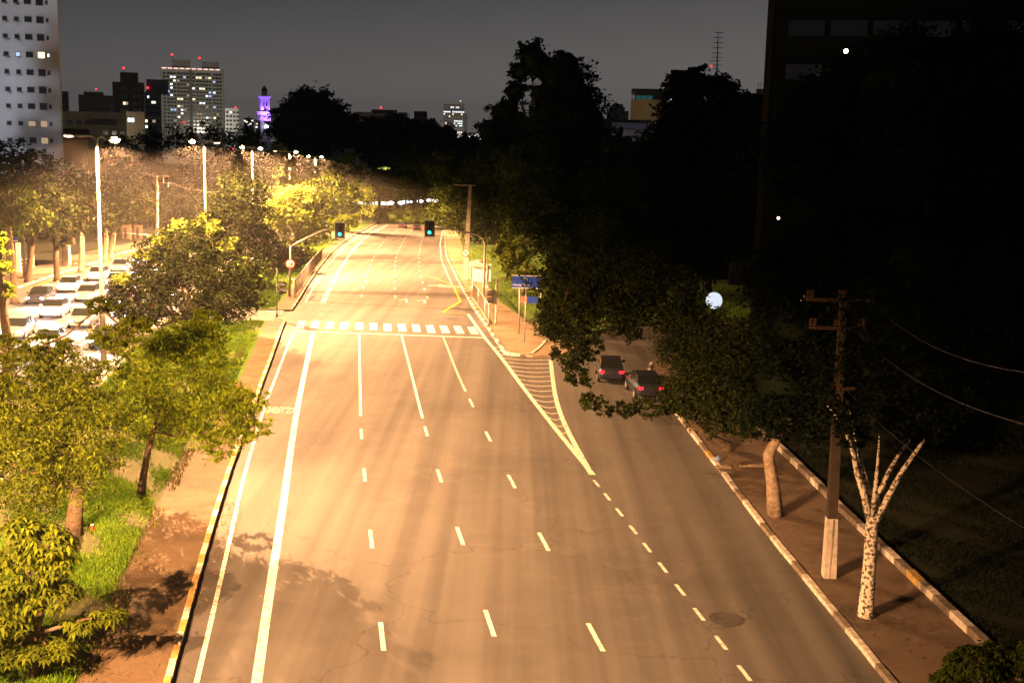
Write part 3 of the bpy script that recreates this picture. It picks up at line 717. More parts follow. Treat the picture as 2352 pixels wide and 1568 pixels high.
for i, (x, Y, ls, mt, lb) in enumerate((
    (745, 225, [(745, 470, 38), (720, 440, 28), (770, 450, 34), (735, 500, 30), (760, 410, 22)], 'leaf_mid', 'mid green tree left of the road bend, lit on its left side'),
    (800, 250, [(800, 420, 34), (780, 390, 24), (815, 460, 30), (825, 400, 20), (790, 490, 28)], 'leaf_mid', 'tall speckled tree just left of the far road bend'),
    (705, 245, [(705, 410, 28), (722, 385, 20), (695, 440, 26)], 'leaf_bright', 'soft pale tree between the cypress and the speckled tree'),
    (760, 300, [(760, 390, 26), (740, 375, 18), (785, 380, 20), (800, 370, 18)], 'leaf_yel', 'yellow-lit tree crown under the small far lamp'),
    (830, 290, [(835, 450, 24), (820, 430, 18), (845, 480, 20), (810, 505, 16)], 'leaf_bright', 'light tree at the inside of the far bend'),
    (690, 205, [(720, 550, 22), (700, 530, 26), (735, 530, 20)], 'leaf_dark', 'dark low tree behind the left traffic signal arm'),
    (775, 215, [(790, 508, 18), (765, 515, 15), (812, 505, 14)], 'leaf_yel', 'low clipped bush row end beside the far grass'))):
    tree('median_tree', TB(x, Y), LB(Y, *ls), lb, M[mt], B, leaf=.55, tr=.2, group='trees along the median', cover=2.0)
# left background row
row = [(0, 655, 20, 480, 60, 'leaf_mid', 'leafy tree at the left picture edge above the blue street sign', 118),
       (62, 641, 95, 470, 55, 'leaf_dark', 'dark trunked tree just right of the unlit lamp post', 122),
       (130, 620, 125, 500, 50, 'leaf_brown', 'thin leaning tree between the square post and the lamp post', 125),
       (186, 603, 190, 480, 52, 'leaf_brown', 'tree with a pale lit forked trunk on the left pavement', 136),
       (241, 587, 245, 470, 50, 'leaf_dark', 'tree with a V-shaped pale trunk behind the dark bag', 152),
       (253, 584, 290, 455, 48, 'leaf_brown', 'straight trunk tree beside the V-shaped trunk', 155)]
for x, yb, cx_, cy_, r, mt, lb, Y in row:
    tree('pavement_tree', TB(x, Y), LB(Y, (cx_, cy_, r), (cx_ - r * .7, cy_ + r * .3, r * .7), (cx_ + r * .7, cy_ + r * .2, r * .7), (cx_, cy_ - r * .7, r * .7), (cx_ + r * .3, cy_ + r * .75, r * .5)), lb, M[mt], BL if 'pale' in lb or 'straight' in lb else B, leaf=.45, tr=.33, group='trees on the left pavement', cover=1.9)
for x, Y, ls, mt, lb in ((30, 105, [(10, 440, 45), (-10, 500, 50), (40, 480, 30), (0, 400, 30)], 'leaf_mid', 'green tree crown cut by the left edge below the white tower'),
    (5, 70, [(-10, 600, 32), (0, 660, 26), (-5, 555, 20)], 'leaf_yel', 'yellow-lit shrub tips at the left edge of the left road'),
    (70, 165, [(40, 370, 45), (90, 385, 38), (-5, 350, 38), (115, 420, 45)], 'leaf_black', 'black treetops in front of the foot of the white tower'),
    (170, 185, [(150, 425, 50), (210, 440, 52), (100, 450, 50)], 'leaf_brown', 'brownish background tree left of the nearest lamp'),
    (300, 200, [(290, 430, 55), (350, 450, 50), (250, 460, 50)], 'leaf_brown', 'brownish background tree between the two nearest lamps'),
    (420, 210, [(410, 440, 55), (450, 480, 50), (380, 480, 45)], 'leaf_brown', 'dim tree mass behind the second street lamp'),
    (560, 300, [(340, 335, 40), (420, 325, 42), (500, 320, 40), (570, 325, 36), (270, 345, 34)], 'leaf_black', 'low black row of trees below the far city lights'),
    (490, 260, [(490, 400, 50), (540, 380, 40), (620, 380, 42), (600, 420, 40)], 'leaf_dark', 'hazy trees behind the conifer-like tree')):
    tree('background_tree', TB(x, Y), LB(Y, *ls), lb, M[mt], B, leaf=.0024 * Y + .15, tr=.3, group='trees of the left park', cover=1.9)
# skyline trees
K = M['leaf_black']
for nm, x, Y, ls, lb, mt in (('dome_tree', 715, 340, [(705, 275, 62), (660, 295, 45), (765, 290, 52), (740, 250, 38), (685, 245, 34), (810, 310, 36), (700, 335, 50)], 'huge black dome-shaped tree beside the violet tower', K),
    ('skyline_tree', 870, 330, [(870, 320, 50), (840, 310, 36), (905, 296, 32), (880, 350, 50)], 'black tree below the long low roof on the skyline', K),
    ('skyline_tree', 960, 330, [(955, 297, 26), (985, 302, 30), (940, 330, 40), (1000, 340, 42)], 'paired round black treetops left of the lit office tower', K),
    ('skyline_tree', 1060, 320, [(1023, 320, 34), (1065, 340, 34), (1100, 355, 34), (1030, 370, 40)], 'black trees hiding the foot of the lit office tower', K),
    ('round_tree', 1150, 240, [(1155, 262, 34), (1135, 300, 34), (1190, 290, 44), (1150, 350, 50), (1200, 350, 60)], 'round black tree left of the tall twin-topped tree', K),
    ('plumed_tree', 1215, 205, [(1222, 135, 38), (1195, 165, 25, 0, .8), (1250, 160, 30), (1184, 205, 24, 0, .8), (1180, 235, 14, 0, 1.3), (1240, 215, 28), (1260, 280, 45)], 'tall tree with separate black plumes of foliage against the sky', K),
    ('poplar_tree', 1305, 200, [(1303, 148, 32), (1305, 185, 48), (1315, 230, 58), (1325, 280, 68), (1330, 340, 80), (1345, 410, 90), (1265, 260, 40), (1270, 380, 80)], 'tallest black tree of the skyline with a long sloping right side', K),
    ('skyline_tree', 1460, 138, [(1415, 335, 34), (1478, 362, 50), (1440, 420, 70), (1400, 470, 80)], 'black tree in front of the low roofed hall', K),
    ('skyline_tree', 1630, 130, [(1555, 195, 30), (1600, 192, 36), (1650, 205, 38), (1580, 240, 55), (1680, 245, 42), (1560, 310, 65), (1640, 320, 80)], 'black spreading tree below the antenna mast', K),
    ('skyline_tree', 1760, 120, [(1730, 240, 30), (1770, 255, 38), (1740, 320, 70), (1830, 270, 60)], 'black tree at the left foot of the dark tower', K),
    ('park_tree', 1930, 85, [(1900, 260, 95), (1990, 190, 80), (1860, 360, 100), (1980, 370, 120)], 'tall black tree in front of the dark tower, below its lit spot', K),
    ('park_tree', 2140, 75, [(2080, 170, 100), (2180, 200, 110), (2130, 340, 130)], 'tall black tree covering the middle of the dark tower', K),
    ('park_tree', 2330, 75, [(2290, 150, 100), (2380, 220, 110), (2320, 380, 130)], 'tall black tree at the top right corner', K),
    ('park_tree', 1560, 125, [(1530, 430, 110), (1640, 450, 110), (1460, 520, 90), (1580, 560, 100)], 'black crown above the round white glow', K),
    ('park_tree', 1780, 115, [(1760, 420, 120), (1880, 500, 120), (1780, 560, 110)], 'black crown holding a small orange light at its middle', K),
    ('park_tree', 2040, 110, [(2040, 520, 130), (2140, 560, 110), (1950, 590, 70)], 'black crown above the pole with crossarms', K),
    ('park_tree', 2270, 90, [(2250, 500, 140), (2350, 620, 120), (2220, 760, 120)], 'black crown at the right edge above the hanging wires', K)):
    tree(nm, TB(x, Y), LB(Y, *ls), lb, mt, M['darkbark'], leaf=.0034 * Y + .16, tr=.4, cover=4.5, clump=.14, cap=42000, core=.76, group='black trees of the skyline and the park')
# right side of the far road
for x, Y, ls, mt, lb in ((930, 300, [(885, 425, 30), (930, 420, 38), (975, 425, 33), (945, 385, 38), (995, 418, 34), (868, 415, 26), (900, 497, 23), (940, 497, 23), (975, 499, 25), (1005, 502, 25), (870, 492, 18), (955, 508, 18), (920, 508, 18)], 'leaf_mid', 'dark tree hanging over the far end of the road'),
    (1040, 270, [(1040, 480, 50), (1020, 520, 32), (1060, 540, 36), (1050, 430, 50), (1020, 390, 40)], 'leaf_mid', 'dark tree behind the right traffic signal arm'),
    (1100, 215, [(1110, 470, 55), (1140, 500, 50), (1080, 520, 36), (1120, 410, 50), (1150, 540, 40)], 'leaf_dark', 'dark tree behind the tall leaning utility pole'),
    (1200, 165, [(1190, 470, 50), (1220, 430, 55), (1240, 500, 60), (1200, 390, 55), (1180, 520, 34)], 'leaf_mid', 'dim brown-lit tree above the small round tree'),
    (1168, 140, [(1172, 578, 33), (1150, 572, 26), (1198, 582, 28), (1170, 608, 24)], 'leaf_bright', 'small round yellow-lit tree behind the bus shelter'),
    (1205, 122, [(1212, 628, 22), (1190, 640, 18), (1222, 650, 18)], 'leaf_bright', 'pale low shrub behind the blue direction sign')):
    tree('roadside_tree', TB(x, Y), LB(Y, *ls), lb, M[mt], B, leaf=.0020 * Y + .12, tr=.25, group='trees right of the far road', cover=2.4, core=.6)
# dark canopy over the slip road
D_ = M['leaf_dark']
Y = 92
tree('canopy_tree', TB(1340, Y), LB(Y, (1300, 560, 80), (1370, 520, 110), (1290, 660, 70), (1350, 640, 90), (1285, 740, 55), (1440, 620, 100), (1270, 480, 60), (1310, 790, 42), (1450, 700, 60)), 'large dark tree standing on the island, its crown hiding part of the blue sign', D_, B, leaf=.34, tr=.35, cover=2.4, cap=50000, droop=.25, clump=.12, core=.6, group='dark trees around the slip road')
g = G(1671, 1040); Y = g.y
tree('canopy_tree', g + Vector((0, 0, SW)), LB(Y, (1620, 820, 100), (1700, 870, 105), (1560, 900, 55), (1630, 920, 70), (1495, 935, 42, 0, .6), (1425, 945, 38, -1, .5), (1365, 925, 38, -2, .5), (1580, 765, 80), (1760, 810, 88), (1700, 970, 55, 0, .6), (1530, 680, 70, 0),
     (1450, 650, 75, -1), (1380, 690, 62, -2), (1310, 650, 60, -3), (1285, 730, 50, -3), (1305, 800, 46, -3), (1322, 865, 36, -3, .7), (1350, 790, 36, -2), (1440, 735, 45, -1)), 'dark tree with a short whitewashed trunk, branches hanging over the slip road', D_, B, leaf=.21, tr=.22, cover=2.6, cap=90000, limbn=3, droop=.3, clump=.12, group='dark trees around the slip road')
g = G(1782, 1190); Y = g.y
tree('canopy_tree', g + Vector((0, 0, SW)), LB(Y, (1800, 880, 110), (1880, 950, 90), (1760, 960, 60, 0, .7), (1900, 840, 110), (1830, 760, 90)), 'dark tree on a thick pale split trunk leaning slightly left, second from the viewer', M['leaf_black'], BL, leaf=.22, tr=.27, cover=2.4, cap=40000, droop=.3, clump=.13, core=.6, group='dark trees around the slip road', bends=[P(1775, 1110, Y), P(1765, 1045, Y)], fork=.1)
# forked whitewashed tree in the right foreground
g = G(1989, 1423); Y = g.y
t = thing('forked_tree', g + Vector((0, 0, SW)), 'forked tree with peeling whitewashed trunk and bare spreading limbs, nearest on the right pavement', 'tree', 'dark trees around the slip road')
pp = lambda x, y, d=0: P(x, y, Y + d)
mb = MB(); mb.tube([g, pp(1989, 1400), pp(1997, 1300), pp(2002, 1210), pp(2004, 1185)], [.31, .25, .21, .20, .16], 12); mb.build('trunk', WW, t, smooth=True)
for pts, r0 in (([(2000, 1200, 0), (1983, 1130, 0), (1968, 1085, .2), (1961, 1046, .3), (1940, 980, .6), (1900, 930, 1)], .13), ([(2003, 1195, 0), (1993, 1120, .3), (1979, 1069, .5), (1965, 1000, 1), (1950, 940, 1.5)], .12),
                ([(2004, 1190, 0), (2012, 1110, -.3), (2016, 1066, -.4), (2020, 1000, -.6)], .10), ([(2006, 1195, 0), (2022, 1130, .2), (2036, 1093, .4), (2060, 1050, .6), (2090, 1010, .9)], .13),
                ([(2008, 1205, 0), (2040, 1140, -.2), (2070, 1085, -.3), (2098, 1045, -.3), (2130, 1000, -.2), (2150, 940, 0)], .12)):
    mb = MB(); n = len(pts); mb.tube([pp(*p) for p in pts], [r0 * (1 - .75 * i / (n - 1)) for i in range(n)], 8); mb.build('limb', WW, t, smooth=True)
me = crown_mesh(LB(Y, (1955, 900, 95, -.8), (2060, 900, 95, -1), (2170, 920, 80, -.8), (2230, 800, 120, 1), (2050, 740, 120, 0), (2150, 985, 40, -.5, .6), (1960, 1000, 40, -.6, .6), (2050, 985, 45, -.8, .6)), g + Vector((0, 0, SW)), .2, M['leaf_black'], 77, cover=1.3, clump=.13, cap=26000)
link(bpy.data.objects.new('crown', me), t)
for x, Y, ls, lb in ((2200, 60, [(2120, 960, 70), (2230, 990, 70), (2340, 980, 90)], 'low black shrubs behind the forked tree'), (1500, 150, [(1480, 640, 80), (1560, 700, 90), (1650, 640, 60, 0, .5)], 'black undergrowth behind the slip road'),
                     (1900, 84, [(1780, 640, 80), (1880, 600, 90), (1850, 730, 80), (1960, 700, 100), (2000, 560, 90)], 'black bushes between the round glow and the pole'), (2200, 72, [(2130, 600, 100), (2280, 600, 110), (2080, 740, 90), (2200, 880, 90), (2330, 860, 100)], 'black bushes along the lower right park slope')):
    tree('park_shrub', TB(x, Y), LB(Y, *ls), lb, K, M['darkbark'], leaf=.3, tr=.2, cover=2.4, core=.8, group='black shrubs of the park', cat='shrub')

# grass blades and small plants on the near ground
def blades(name, fa, fb, y0, y1, n, hgt, mt, seed, dens=None, zoff=SW):
    rg = np.random.default_rng(seed); Yv = y0 + (y1 - y0) * rg.random(n) ** 1.25; t_ = rg.random(n)
    a = np.array([fa(y) for y in Yv]); b = np.array([fb(y) for y in Yv]); X = a + (b - a) * t_
    if dens is not None:
        k = (np.sin(X * .9 + seed) * np.sin(Yv * .55 + 1) + np.sin(X * 2.3 + Yv * 1.7) * .5 + rg.normal(size=n) * .3) > dens; X, Yv = X[k], Yv[k]
    n = len(X); Z = np.array([zg(y) for y in Yv]) + zoff; h = hgt * rg.uniform(.5, 1.5, n); a_ = rg.uniform(0, 6.28, n); w = h * .22
    ln = rg.normal(size=(n, 2)) * h[:, None] * .4
    p = np.stack([X, Yv, Z], 1); dx = np.stack([np.cos(a_) * w, np.sin(a_) * w, np.zeros(n)], 1)
    V = np.stack([p - dx, p + dx, p + np.stack([ln[:, 0], ln[:, 1], h], 1)], 1).reshape(-1, 3)
    o = bpy.data.objects.new(name, np_mesh(name, V, 3, mt)); link(o); return tag(o, kind='stuff')
tag(blades('grass', nearK.off(.3), kerbL.off(-1.7), 60, 97, 60000, .13, M['grassblade'], 3, -.5), 'lit short grass on the median beyond the feathery trees', 'grass')
tag(blades('dry_grass', nearK.off(.3), kerbL.off(-2.6), 30, 62, 130000, .10, M['grassblade'], 4, -.1), 'patchy grass growing through dirt on the near median', 'grass')
tag(blades('median_far_grass', nearK.off(.3), kerbL.off(-1.7), 105, 200, 30000, .2, M['grassblade'], 5, -.8), 'grass on the median beyond the crossing', 'grass')
tag(blades('edge_weeds', kerbL.off(-2.6), kerbL.off(-2.0), 30, 96, 5000, .12, M['dryblade'], 6, .1), 'weeds along the edge of the median path', 'weeds')
tag(blades('park_weeds', kerbI.off(.35), lambda Y: kerbI(Y) + 14, 28, 64, 60000, .11, M['leaf_black'], 8, -.2, SW + .05), 'dark long grass beyond the park kerb', 'grass')
tag(blades('island_grass_tufts', lambda Y: kerbR(Y) + pw_(Y) + .2, lambda Y: kerbR(Y) + 30, 106, 200, 20000, .2, M['grassblade'], 9, -.6), 'grass on the island behind the bus shelter', 'grass')
def litter(name, fa, fb, y0, y1, n, s, mt, seed, z=SW + .02):
    rg = random.Random(seed); mb = MB()
    for _ in range(n):
        Y = rg.uniform(y0, y1); x = fa(Y) + (fb(Y) - fa(Y)) * rg.random(); a = rg.uniform(0, 6.3); L = s * rg.uniform(.5, 1.5); u = Vector((math.cos(a), math.sin(a), rg.uniform(-.2, .3))) * L; v = Vector((-math.sin(a), math.cos(a), rg.uniform(-.2, .3))) * L * .45
        p = Vector((x, Y, zg(Y) + z + .02)); mb.face([p - u, p + v, p + u, p - v])
    return tag(mb.build(name, mt), kind='stuff')
fl = mat('fallen_leaf', (.16, .10, .05), .9, var=.5, scale=3)
tag(litter('fallen_leaves', kerbO.off(.3), kerbI.off(-.1), 30, 66, 900, .06, fl, 1), 'dry fallen leaves scattered on the right pavement', 'leaves')
tag(litter('path_leaves', kerbL.off(-3.5), kerbL.off(-.2), 30, 95, 1200, .05, fl, 2), 'dry leaves scattered on the median path', 'leaves')
tag(litter('gutter_leaves', kerbL.off(.05), kerbL.off(.9), 36, 48, 500, .05, fl, 3, .0), 'leaves and rubbish gathered in the median gutter', 'leaves')

# ------------------------------------------------------------------ buildings
def bmat(name, c, var=.25, sc_=.25): return mat(name, c, .85, 0, var=var, scale=sc_)
WL = {'warm': emis('warm_lit_window', (1, .78, .45), 2.2), 'white': emis('white_lit_window', (.85, .95, 1), 2.0), 'dim': emis('dim_lit_window', (1, .72, .45), .45), 'blue': emis('bluish_lit_window', (.45, .6, 1), 1.3), 'pink': emis('warm_parapet_strip', (1, .62, .5), 1.6)}
REDL = emis('red_beacon', (1, .02, .035), 5)
WINME = {}
def window_mesh(kind, w, h, mt, fr=None):
    k = (kind, round(w, 2), round(h, 2), fr.name if fr else '')
    if k not in WINME:
        mb = MB(); mb.box((0, -.03, 0), (w, .1, h), mi=0)
        for s in (-1, 1): mb.box((s * (w / 2 + .05), -.06, 0), (.1, .14, h + .2), mi=1)
        mb.box((0, -.06, h / 2 + .05), (w, .14, .1), mi=1); mb.box((0, -.09, -h / 2 - .06), (w + .3, .2, .12), mi=1)
        o = mb.build('window', [mt, fr or M['concrete']]); me = o.data; bpy.data.objects.remove(o); WINME[k] = me
    return WINME[k]
def building(name, label, xl, xr, yt, Y, depth, m_, yaw=0.0, cat='building', group='far city buildings', wins=(), dark=None, lit=(), roofs=(), zb=None, ref=None, par=.9):
    """front face spans pixels xl..xr at distance Y; yaw turns it round its left edge"""
    if yaw == 0:
        if xr < CX: yaw = -math.atan((xr - CX) / F) * .96
        elif xl > CX: yaw = -math.atan((xl - CX) / F) * .96
    a = P(xl, yt, Y); dr = ray(xr, yt)      # right end of the front face lies on the ray through xr
    w = (a.x - a.y * dr[0]) / (dr[0] * math.sin(yaw) - math.cos(yaw))
    yb_ = a.y + w * math.sin(yaw); b = P(xr, yt, yb_); zt = (a.z + b.z) / 2; z0 = zg(Y) - .5 if zb is None else zb
    t = thing(name, Vector((a.x, Y, z0)), label, cat, group, rz=yaw)
    h = zt - z0; mb = MB(); mb.box((w / 2, depth / 2, h / 2), (w, depth, h))
    for s in ((w / 2, .12, w, .25), (w / 2, depth - .12, w, .25)): mb.box((s[0], s[1], h + par / 2), (s[2], s[3], par))
    for s in (.12, w - .12): mb.box((s, depth / 2, h + par / 2), (.25, depth - .5, par))
    local(mb, 'wall', m_, t)
    return t, w, h
def add_win(t, w, h, cols, rows, ww, wh, litmap, base_mt=None, limit=100, y=0.0, frac=False, fr=None):
    base_mt = base_mt or M['glass_dark']; n = 0; rest = MB()
    for j, z in enumerate(rows):
        for i, x in enumerate(cols):
            k = litmap.get((i, j)); px = x * w if frac or True else x
            if n < limit or k:
                me = window_mesh(k or 'dark' + base_mt.name, ww, wh, WL[k] if k else base_mt, fr)
                o = bpy.data.objects.new('window', me); o.location = (px, y, h - z); link(o, t); n += 1
            else: rest.box((px, y - .03, h - z), (ww, .1, wh))
    if rest.v: o = local(rest, 'windows', base_mt, t); o['kind'] = 'stuff'
def beacon(t, x, z, hgt=2.0, r=.5, mt=None, y=1.0):
    mb = MB(); mb.tube([(x, y, z), (x, y, z + hgt)], r * .25, 6); o = local(mb, 'mast', M['black'], t)
    mb = MB(); mb.ball((x, y, z + hgt + r), r, seg=8, rings=6); local(mb, 'beacon', mt or REDL, o)
rb = random.Random(11)
# white tower on the left
Y = 211
Mw = bmat('white_render', (.62, .62, .62), .12, .15)
t, w, h = building('apartment_tower', 'white apartment tower at the left edge with rows of dark windows, one of them lit', -60, 127, -110, Y, 22, Mw, yaw=0, group=None)
s = Y / F
zr = [(y + 110 - 0) * s for y in (-32, 7, 46, 85, 124, 163, 202, 241, 280, 318, 355)]
X = lambda x: (x + 60) / 187.0
zr = [(110 + y) * s for y in (-43, -4, 35, 74, 113, 152, 191, 228, 267, 305, 343)]
litm = {(1, 4): 'warm', (2, 4): 'white', (3, 4): 'blue', (0, 8): 'dim', (1, 8): 'dim', (1, 9): 'dim'}
for (i, xx, ww, wh) in ((0, 56, 1.25, .85), (1, 85, 1.1, 1.05), (2, 101.5, .3, .6)):
    add_win(t, w, h, [X(xx)], zr, ww, wh, {(0, j): v for (a_, j), v in litm.items() if a_ == i})
for (i, xx) in ((3, 30), (4, 3), (5, -30)):
    add_win(t, w, h, [X(xx)], zr, .65, .6, {(0, j): v for (a_, j), v in litm.items() if a_ == i})
mb = MB(); mb.box((X(46) * w, -.25, h / 2), (.35, .5, h)); local(mb, 'corner_rib', Mw, t)
for z in zr:
    for x in (34, 8): mb = MB(); mb.box((X(x) * w, -.3, h - z - .9), (.7, .5, .45)); local(mb, 'air_conditioner', Mw, t)
# floodlight at its foot
l = spot('tower_floodlight', P(40, 510, 175), None, 42000, (.78, .84, 1), 120, .8, .5, aim=(-.1, .75, 1)); tag(l, 'cold white floodlight hidden by the trees at the foot of the white tower', 'floodlight')

# dark tower with box on top
Y = 520; Md = bmat('dark_brown_wall', (.11, .08, .065)); Mg = bmat('grey_wall', (.20, .20, .19)); Mo = bmat('ochre_wall', (.36, .29, .18)); Mc = bmat('cool_grey_wall', (.24, .26, .27))
t, w, h = building('apartment_block', 'dark brown block with a taller box on its roof and a red beacon', 258, 330, 194, Y, 20, Md)
s = Y / F; mb = MB(); mb.box((w * .53, 8, h + 13.5 * s), (38 * s, 12, 27 * s)); local(mb, 'roof_box', Md, t); beacon(t, w * .37, h + 27 * s, 1.2, .45)
add_win(t, w, h, [.3, .37, .44, .7, .85], [k * 3.0 + 2 for k in range(9)], 1.1, 1.2, {(1, 2): 'warm', (2, 2): 'dim', (0, 4): 'warm', (1, 5): 'warm', (2, 5): 'warm'})
t, w, h = building('terraced_block', 'low brown terraced block with roof plants left of the dark tower', 180, 262, 224, 500, 20, Md); s = 500 / F
mb = MB(); mb.box((w * .42, 6, h + 6 * s), (42 * s, 10, 12 * s)); local(mb, 'roof_box', Md, t); beacon(t, w * .5, h + 12 * s, .8, .35)
for x in (.2, .35, .6): mb = MB(); mb.tube([(w * x, 2, h), (w * x, 2, h + 3)], .08, 5); local(mb, 'aerial', M['black'], t)
add_win(t, w, h, [.12, .3, .5, .7, .9], [3, 6, 9], 1.6, 1.2, {})
t, w, h = building('grey_block', 'plain grey block right beside the white tower with an aerial on top', 126, 156, 216, 420, 16, Mg)
mb = MB(); mb.tube([(1.5, 2, h), (1.5, 2, h + 4.5), (.5, 2, h + 6)], .1, 5); mb.box((1.5, 2, h + 3.5), (2.4, .1, .1)); local(mb, 'aerial', M['black'], t)
add_win(t, w, h, [.3, .7], [3, 6, 9], 1.2, 1.1, {})
t, w, h = building('long_block', 'long low ochre building with a dark terrace behind the nearest street lamp', 129, 331, 264, 380, 16, Mo)
add_win(t, w, h, [.05 + .1 * k for k in range(10)], [2.5, 5.5], 1.5, 1.2, {(0, 1): 'white'})
mb = MB(); mb.box((w * .53, -.6, h - 2.2), (w * .3, 1.4, 1.8)); local(mb, 'terrace', Md, t)
t, w, h = building('low_house', 'low building with a pale red roof under the nearest lamp', 131, 200, 320, 230, 12, bmat('pinkish_wall', (.38, .30, .27)), group=None)
mb = MB(); mb.face([(-.5, -.5, h), (w + .5, -.5, h), (w + .2, 6, h + 2), (.2, 6, h + 2)]); mb.face([(-.5, 12.5, h), (.2, 6, h + 2), (w + .2, 6, h + 2), (w + .5, 12.5, h)]); local(mb, 'roof', bmat('clay_tiles', (.22, .09, .05)), t)
t, w, h = building('pale_house', 'small pale block low between the dark tower and the wide tower', 290, 332, 264, 350, 12, Mo)
add_win(t, w, h, [.15, .35], [1.5], .8, 1.2, {(0, 0): 'white', (1, 0): 'white'})
t, w, h = building('glass_block', 'grey blue block in the gap left of the wide tower, with small red lights', 332, 369, 215, 700, 20, Mc)
add_win(t, w, h, [.1 + .13 * k for k in range(7)], [2 + 3 * k for k in range(14)], 1.3, 1.3, {(3, 1): 'white', (4, 1): 'warm', (1, 0): 'white', (3, 6): 'blue', (1, 11): 'white'}, limit=60)
beacon(t, w * .2, h, 2.5, .6); beacon(t, w * .75, h - 28, .5, .5, y=-1); mb = MB(); mb.box((w * .8, 6, h + 4), (12, 8, 8)); local(mb, 'roof_box', Mc, t)
t, w, h = building('low_white_block', 'low white building at the foot of the wide tower', 332, 368, 272, 650, 15, bmat('pale_wall', (.5, .5, .5)))
add_win(t, w, h, [.1, .3, .6, .85], [1.5, 4.5], 1.6, 1.4, {(0, 0): 'warm', (0, 1): 'white', (2, 0): 'dim'})
# wide twin-slab tower
Y = 1000; s = Y / F
t, w, h = building('wide_tower', 'wide tower block with two roof boxes, a glowing parapet line and many lit windows', 368, 513, 160, Y, 25, bmat('tower_wall', (.40, .41, .37)))
cols = [.06, .12, .17, .22, .28, .33, .38, .43, .52, .58, .63, .68, .73, .78, .85, .9, .95]; rows_ = [3.5 + 2.93 * k for k in range(17)]
lm = {}
for c, r, k in ((2, 1, 'white'), (3, 1, 'white'), (2, 3, 'white'), (3, 2, 'warm'), (4, 2, 'dim'), (2, 4, 'white'), (1, 5, 'blue'), (2, 6, 'white'), (4, 7, 'warm'), (5, 7, 'warm'), (9, 1, 'warm'), (10, 1, 'warm'), (12, 1, 'dim'), (13, 1, 'warm'), (14, 2, 'blue'),
                (10, 4, 'warm'), (11, 4, 'warm'), (8, 4, 'white'), (13, 5, 'blue'), (14, 5, 'white'), (12, 6, 'white'), (13, 6, 'blue'), (8, 7, 'warm'), (10, 8, 'white'), (11, 8, 'white'), (4, 9, 'warm'), (5, 9, 'dim'), (14, 9, 'blue'), (12, 9, 'dim'), (2, 10, 'blue'), (3, 10, 'blue'),
                (5, 10, 'white'), (6, 10, 'dim'), (9, 11, 'dim'), (10, 11, 'dim'), (4, 12, 'white'), (5, 11, 'warm'), (12, 12, 'white'), (13, 12, 'dim'), (14, 12, 'warm'), (3, 13, 'dim'), (14, 15, 'blue'), (3, 15, 'white'), (7, 6, 'dim'), (7, 3, 'dim'), (6, 1, 'blue'), (15, 11, 'dim')): lm[(c, r)] = k
add_win(t, w, h, cols, rows_, 1.9, 1.4, lm, limit=90)
mb = MB(); mb.box((w * .475, -.8, h / 2), (2.2, 1.6, h)); local(mb, 'centre_rib', bmat('rib_wall', (.2, .2, .18)), t)
for x0, x1, yt_ in ((393, 431, 139), (458, 496, 141)):
    mb = MB(); mb.box((((x0 + x1) / 2 - 368) * s, 10, h + (160 - yt_) * s / 2), ((x1 - x0) * s, 12, (160 - yt_) * s)); o = local(mb, 'roof_box', bmat('roof_wall', (.26, .26, .24)), t)
for k in range(10):
    mb = MB(); mb.box((w * (.06 + .094 * k), -.4, h + .5), (w * .07, .6, .9)); local(mb, 'parapet_light', WL['pink'], t)
beacon(t, w * .19, h + 8, 2.5, .9); beacon(t, w * .62, h + 7, 1.6, .8); beacon(t, w * .36, h - 44, .3, .8, y=-2)
t, w, h = building('slim_block', 'small slim block just right of the wide tower', 517, 549, 252, 900, 20, Mc)
add_win(t, w, h, [.15, .4, .65, .9], [2 + 3 * k for k in range(8)], 1.5, 1.4, {(1, 0): 'warm', (0, 6): 'blue', (1, 6): 'white', (2, 3): 'dim'}); beacon(t, w * .75, h, 1, .6); beacon(t, w * .5, h - 30, .2, .8, y=-2)
# violet church-like tower
Y = 600; s = Y / F; t = thing('bell_tower', Vector((P(608, 300, Y).x, Y, zg(Y))), 'slim square tower with two cornices and a small dome, lit violet from below', 'tower', None, rz=.35)
Mv = bmat('tower_stone', (.55, .53, .55), .15, .5); z_at = lambda y: P(608, y, Y).z - zg(Y)
def sq(name, w_, za, zb, mt=Mv, par=t, flare=0): 
    mb = MB(); hw = w_ / 2; n0 = 0
    for z, q in ((za, hw), (zb, hw + flare)):
        for a_, b_ in ((-1, -1), (1, -1), (1, 1), (-1, 1)): mb.v.append((a_ * q, b_ * q, z))
    mb.f = [(0, 3, 2, 1), (4, 5, 6, 7)] + [(k, (k + 1) % 4, 4 + (k + 1) % 4, 4 + k) for k in range(4)]; mb.m = [0] * 6
    return local(mb, name, mt, par)
sq('shaft', 4.3, 0, z_at(268)); 
for sx_, sy_ in ((-1, -1), (1, -1), (1, 1), (-1, 1), (0, -1), (1, 0), (-1, 0), (0, 1)):
    mb = MB(); mb.box((sx_ * 2.2, sy_ * 2.2, z_at(268) / 2), (.7, .7, z_at(268))); local(mb, 'pilaster', Mv, t)
sq('cornice', 5.2, z_at(266), z_at(257), flare=.9); sq('upper_shaft', 4.4, z_at(254), z_at(228)); sq('upper_cornice', 4.6, z_at(228), z_at(222), flare=.6)
for a_ in (-.6, .6): mb = MB(); mb.box((a_, -2.21, z_at(240)), (.6, .1, 2.0)); local(mb, 'window', M['glass_dark'], t)
mb = MB(); mb.box((0, -2.21, z_at(250)), (.8, .1, 1.6)); local(mb, 'door', M['glass_dark'], t)
mb = MB(); mb.tube([(0, 0, z_at(222)), (0, 0, z_at(209))], 1.35, 8); local(mb, 'lantern', Mv, t)
